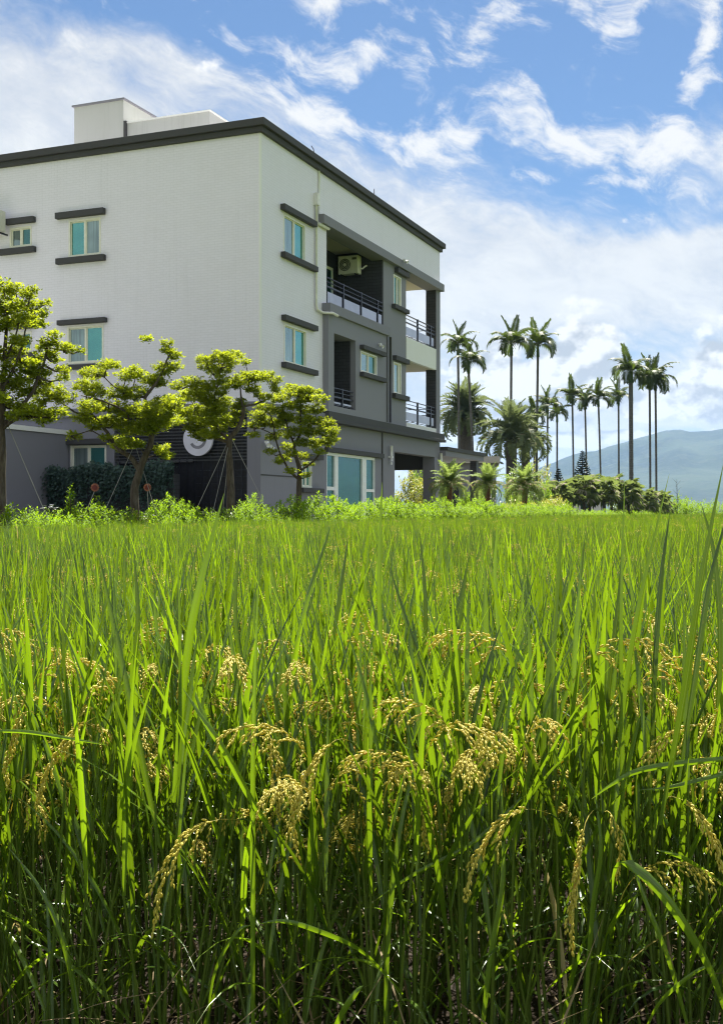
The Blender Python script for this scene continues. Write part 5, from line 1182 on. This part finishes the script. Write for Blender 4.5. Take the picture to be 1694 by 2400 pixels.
#HERO
HERO_LEAVES = [  # points from base to tip (metres), width, tint
    ([(0.585, 1.8, 0.226), (0.532, 1.74, 0.351), (0.484, 1.7, 0.433), (0.436, 1.68, 0.499), (0.4, 1.68, 0.532), (0.383, 1.7, 0.531), (0.377, 1.72, 0.506), (0.377, 1.73, 0.473)], 0.016, 0.72),
    ([(0.623, 1.85, 0.662), (0.571, 1.82, 0.66), (0.495, 1.8, 0.657), (0.427, 1.78, 0.65), (0.384, 1.77, 0.631), (0.353, 1.77, 0.609)], 0.0096, 0.7),
    ([(0.647, 1.9, 0.644), (0.584, 1.86, 0.629), (0.523, 1.85, 0.615), (0.48, 1.85, 0.606), (0.446, 1.86, 0.601)], 0.0072, 0.6),
    ([(-0.14, 1.9, 0.512), (-0.18, 1.86, 0.591), (-0.216, 1.83, 0.67), (-0.25, 1.82, 0.724), (-0.285, 1.84, 0.769)], 0.0112, 0.85),
    ([(0.276, 2.1, 0.552), (0.294, 2.08, 0.646), (0.303, 2.07, 0.72), (0.291, 2.06, 0.777), (0.272, 2.07, 0.808), (0.251, 2.08, 0.815)], 0.0128, 0.9),
    ([(0.43, 1.9, 0.46), (0.428, 1.9, 0.644), (0.426, 1.9, 0.865), (0.438, 1.92, 1.104)], 0.0088, 0.3),
    ([(0.412, 1.85, 0.655), (0.43, 1.85, 0.798), (0.453, 1.86, 0.919), (0.507, 1.9, 1.113)], 0.0104, 0.25),
    ([(0.454, 1.75, 0.574), (0.485, 1.74, 0.759), (0.515, 1.74, 0.954), (0.553, 1.76, 1.127)], 0.012, 0.1),
    ([(0.5, 1.82, 0.626), (0.525, 1.82, 0.788), (0.552, 1.83, 0.942), (0.597, 1.86, 1.07)], 0.0096, 0.1),
    ([(0.186, 2.0, 0.561), (0.135, 2.0, 0.7), (0.089, 2.0, 0.832), (0.045, 2.02, 0.966)], 0.012, 0.05),
    ([(-0.317, 1.95, 0.558), (-0.295, 1.95, 0.799), (-0.27, 1.96, 0.942), (-0.238, 2.0, 1.083)], 0.0136, 0.55),
    ([(-0.311, 1.95, 0.18), (-0.309, 1.94, 0.485), (-0.307, 1.94, 0.786), (-0.313, 1.96, 1.007)], 0.0104, 0.3),
    ([(-0.176, 1.88, 0.175), (-0.176, 1.88, 0.43), (-0.175, 1.88, 0.685), (-0.17, 1.92, 0.974)], 0.0096, 0.75),
    ([(-0.34, 1.95, 0.482), (-0.393, 1.95, 0.739), (-0.456, 1.98, 0.999)], 0.0112, 0.35),
    ([(0.063, 1.8, 0.296), (-0.0, 1.76, 0.377), (-0.074, 1.74, 0.419), (-0.121, 1.74, 0.432), (-0.157, 1.75, 0.424)], 0.0088, 0.3),
    ([(0.333, 2.0, 0.592), (0.364, 1.98, 0.673), (0.385, 1.97, 0.713), (0.415, 1.98, 0.734)], 0.012, 0.85),
    ([(0.279, 1.95, 0.573), (0.184, 1.9, 0.504), (0.088, 1.9, 0.453), (0.022, 1.9, 0.409)], 0.008, 0.4),
    ([(-0.551, 1.95, 0.633), (-0.566, 1.95, 0.739), (-0.615, 1.96, 0.912)], 0.012, 0.5),
    ([(0.358, 1.85, 0.203), (0.37, 1.84, 0.407), (0.384, 1.84, 0.514), (0.374, 1.86, 0.609)], 0.0104, 0.6),
    ([(0.515, 1.8, 0.226), (0.475, 1.78, 0.359), (0.434, 1.78, 0.463), (0.404, 1.8, 0.568)], 0.008, 0.5),
    ([(0.036, 1.85, 0.211), (0.043, 1.85, 0.404), (0.068, 1.86, 0.58), (0.114, 1.9, 0.688)], 0.0112, 0.55),
    ([(-0.444, 1.82, 0.217), (-0.46, 1.8, 0.359), (-0.498, 1.8, 0.456), (-0.557, 1.82, 0.52)], 0.0072, 0.4),
    ([(0.194, 1.86, 0.199), (0.209, 1.86, 0.328), (0.231, 1.87, 0.462), (0.228, 1.9, 0.644)], 0.0104, 0.5),
    ([(-0.248, 1.83, 0.213), (-0.233, 1.82, 0.323), (-0.195, 1.8, 0.394), (-0.174, 1.8, 0.404)], 0.0064, 0.45),
    ([(-0.595, 1.85, 0.698), (-0.532, 1.83, 0.701), (-0.468, 1.83, 0.691), (-0.406, 1.84, 0.678)], 0.0064, 0.9),
    ([(-0.047, 1.74, 0.254), (-0.027, 1.72, 0.303), (-0.007, 1.72, 0.333), (0.003, 1.73, 0.339)], 0.0096, 0.7),
    ([(0.594, 1.85, 0.44), (0.509, 1.8, 0.505), (0.46, 1.8, 0.522)], 0.0072, 0.7),
    ([(0.439, 1.8, 0.226), (0.462, 1.78, 0.291), (0.517, 1.78, 0.339), (0.55, 1.8, 0.341)], 0.008, 0.6),
    ([(0.274, 2.25, 0.743), (0.265, 2.28, 0.916), (0.271, 2.3, 1.022)], 0.008, 0.8),
    ([(0.474, 1.9, 0.57), (0.482, 1.9, 0.791), (0.498, 1.92, 0.944), (0.521, 1.95, 1.048)], 0.0096, 0.0),
    ([(0.566, 1.95, 0.52), (0.555, 1.95, 0.709), (0.569, 1.96, 0.897), (0.581, 1.98, 1.041)], 0.0096, 0.0),
    ([(0.418, 2.0, 0.584), (0.433, 2.0, 0.777), (0.455, 2.02, 0.931), (0.464, 2.05, 1.025)], 0.0088, 0.05),
    ([(0.581, 1.9, 0.644), (0.59, 1.9, 0.828), (0.587, 1.92, 0.974), (0.574, 1.95, 1.064)], 0.0096, 0.05),
    ([(0.187, 2.1, 0.601), (0.179, 2.1, 0.804), (0.197, 2.12, 0.966)], 0.0096, 0.0),
    ([(-0.423, 2.1, 0.683), (-0.407, 2.1, 0.845), (-0.419, 2.12, 0.983)], 0.0088, 0.0),
    ([(-0.504, 2.0, 0.623), (-0.519, 2.0, 0.816), (-0.516, 2.02, 0.962)], 0.0088, 0.05),
    ([(-0.213, 2.2, 0.699), (-0.239, 2.2, 0.852), (-0.232, 2.22, 1.005)], 0.0088, 0.0),
    ([(0.115, 2.3, 0.683), (0.129, 2.3, 0.843), (0.117, 2.32, 1.012)], 0.0088, 0.0),
    ([(-0.06, 2.2, 0.767), (-0.043, 2.2, 0.895), (-0.026, 2.22, 0.997)], 0.0104, 0.05),
    ([(0.349, 2.1, 0.683), (0.357, 2.1, 0.886), (0.371, 2.12, 1.04)], 0.0104, 0.3),
    ([(0.042, 2.2, 0.699), (0.034, 2.2, 0.921), (0.04, 2.22, 1.108)], 0.0088, 0.5),
    ([(-0.137, 2.2, 0.75), (-0.102, 2.2, 0.895), (-0.057, 2.25, 1.031)], 0.0112, 0.6),
]
HERO_EARS = [  # points along the stalk, fullness
    ([(-0.176, 1.93, 0.421), (-0.177, 1.86, 0.541), (-0.201, 1.82, 0.564), (-0.239, 1.79, 0.568), (-0.276, 1.77, 0.542), (-0.3, 1.76, 0.5), (-0.312, 1.76, 0.432)], 1.0),
    ([(0.022, 1.95, 0.52), (0.001, 1.88, 0.648), (-0.025, 1.84, 0.687), (-0.053, 1.82, 0.681), (-0.084, 1.8, 0.641), (-0.103, 1.79, 0.595), (-0.108, 1.79, 0.539)], 1.1),
    ([(0.357, 1.92, 0.417), (0.322, 1.84, 0.546), (0.272, 1.8, 0.585), (0.227, 1.78, 0.58), (0.185, 1.77, 0.538), (0.158, 1.76, 0.473)], 1.15),
    ([(0.43, 1.9, 0.453), (0.384, 1.84, 0.568), (0.352, 1.8, 0.571), (0.334, 1.77, 0.518), (0.32, 1.76, 0.456), (0.323, 1.76, 0.377)], 1.2),
    ([(0.458, 1.88, 0.503), (0.477, 1.84, 0.589), (0.505, 1.8, 0.598), (0.536, 1.78, 0.563), (0.549, 1.77, 0.507)], 1.1),
    ([(0.672, 1.95, 0.588), (0.61, 1.9, 0.681), (0.546, 1.88, 0.703), (0.492, 1.87, 0.687), (0.459, 1.86, 0.649)], 1.0),
    ([(-0.529, 1.95, 0.618), (-0.534, 1.9, 0.71), (-0.55, 1.88, 0.721), (-0.569, 1.87, 0.676), (-0.581, 1.87, 0.618)], 1.0),
    ([(-0.393, 1.95, 0.588), (-0.419, 1.9, 0.706), (-0.459, 1.88, 0.699), (-0.5, 1.87, 0.65), (-0.527, 1.86, 0.58)], 1.2),
    ([(-0.194, 2.0, 0.576), (-0.17, 1.95, 0.679), (-0.148, 1.93, 0.66), (-0.138, 1.92, 0.61), (-0.14, 1.92, 0.543)], 1.1),
    ([(0.069, 1.98, 0.474), (0.078, 1.92, 0.58), (0.092, 1.9, 0.589), (0.103, 1.9, 0.556), (0.101, 1.9, 0.504)], 0.9),
    ([(0.301, 2.1, 0.617), (0.33, 2.08, 0.726), (0.375, 2.06, 0.728), (0.408, 2.05, 0.66)], 1.0),
    ([(0.397, 1.9, 0.453), (0.39, 1.86, 0.559), (0.4, 1.84, 0.564), (0.409, 1.83, 0.524), (0.405, 1.83, 0.475)], 0.6),
    ([(-0.281, 2.2, 0.631), (-0.292, 2.15, 0.757), (-0.316, 2.12, 0.769), (-0.334, 2.1, 0.715)], 1.0),
    ([(0.219, 2.1, 0.552), (0.198, 2.05, 0.675), (0.215, 2.02, 0.689), (0.228, 2.0, 0.623)], 1.0),
    ([(-0.094, 2.2, 0.631), (-0.067, 2.15, 0.74), (-0.033, 2.12, 0.745), (-0.008, 2.1, 0.683)], 1.0),
]
def smooth_path(P, n):
    P = np.asarray(P, float); k = len(P); out = []
    for t in np.linspace(0, k - 1, n):
        i = min(int(t), k - 2); f = t - i; p0, p1, p2, p3 = P[max(i - 1, 0)], P[i], P[i + 1], P[min(i + 2, k - 1)]
        out.append(.5 * (2 * p1 + (p2 - p0) * f + (2 * p0 - 5 * p1 + 4 * p2 - p3) * f * f + (3 * p1 - p0 - 3 * p2 + p3) * f ** 3))
    return np.array(out)
def owner(p): return min(near_roots, key=lambda o: (o.location.x - p[0]) ** 2 + .3 * (o.location.y - p[1]) ** 2)
for i, (path, W_, tn) in enumerate(HERO_LEAVES):
    Q = smooth_path(path, 15); n = len(Q); t = np.linspace(0, 1, n); d = np.gradient(Q, axis=0); d /= np.linalg.norm(d, axis=1, keepdims=True)
    ref = np.array([.9 * math.sin(i * 2.1 + .6), -1, .2]); s_ = np.cross(d, ref); s_ /= np.linalg.norm(s_, axis=1, keepdims=True); up = np.cross(s_, d)
    wd = W_ * np.clip(.55 + t * 1.4, 0, 1) * np.where(t > .5, 1 - ((t - .5) / .5) ** 1.5, 1); wd[-1] = .0004
    a = Q + s_ * wd[:, None] * .5 - up * wd[:, None] * .30; b = Q - s_ * wd[:, None] * .5 - up * wd[:, None] * .30
    V = np.stack([a, Q, b], 1).reshape(-1, 3); F = [(r * 3 + j, r * 3 + j + 1, r * 3 + 4 + j, r * 3 + 3 + j) for r in range(n - 1) for j in range(2)]
    o = owner(path[0]); V = V - np.array(o.location); link('leaf', np_mesh('leaf', V, np.array(F), M['rice'], np.full(len(V), tn), True, dict(zip(('rib', 'along'), ribs(V, 3)))), o)
for i, (path, full) in enumerate(HERO_EARS):
    r_ = np.random.default_rng(1200 + i); A = Acc(); o = owner(path[0]); Q = smooth_path(path, 24); k0 = 7
    panicle(A, (0, 0, 0), 0, 0, 0, float(np.linalg.norm(np.diff(Q[k0:], axis=0), axis=1).sum()), r_, nb=int(10 * full), gl=.0092, gw=.0033, path=Q[k0:])
    A.V = [v - np.array(o.location) for v in A.V]; pn = link('panicle', A.mesh('panicle', M['grain'], True), o)
    foot = np.array([o.location.x + .02, o.location.y, 0.0]); st = np.concatenate([[foot, foot * .4 + Q[0] * .6 + np.array([0, .03, .05])], Q[:k0 + 1]]) - np.array(o.location)
    sm = MB().tube([tuple(q) for q in st], [.003, .0026] + [.0016] * (k0 + 1), 5).mesh('culm', M['rice_stem'], True); link('culm', sm, o)
# dead straw lying among the stems at the field edge
S = Acc(); r_ = np.random.default_rng(31)
for k in range(520):
    x = r_.uniform(-1.2, 1.2); yy = r_.uniform(1.75, 3.2); V, F = blade((x, yy, r_.uniform(.0, .24)), r_.uniform(0, 6.28), r_.uniform(.5, 1.5), r_.uniform(-.3, 1.0), r_.uniform(.15, .45), r_.uniform(.003, .007), 5, twist=r_.normal(0, 1.5)); S.add(V, F, float(r_.uniform(0, 1)))
tag(link('dead_straw', S.mesh('dead_straw', M['straw'])), 'dry brown straw lying among the rice stems at the paddy edge', 'straw', kind='stuff')

# ------------------------------------------------------------------ the hazy air
hz = MB().box(-6000, 6000, -200, 8200, -8, 445)
hm, ht = mat('haze_air'); ht.n('ShaderNodeOutputMaterial', {'Volume': ht.n('ShaderNodeVolumePrincipled', {'Color': (.38, .59, 1.0, 1), 'Density': HAZE, 'Anisotropy': 0.0}).outputs[0]})
hzo = hz.build('haze', hm); tag(hzo, kind='stuff')
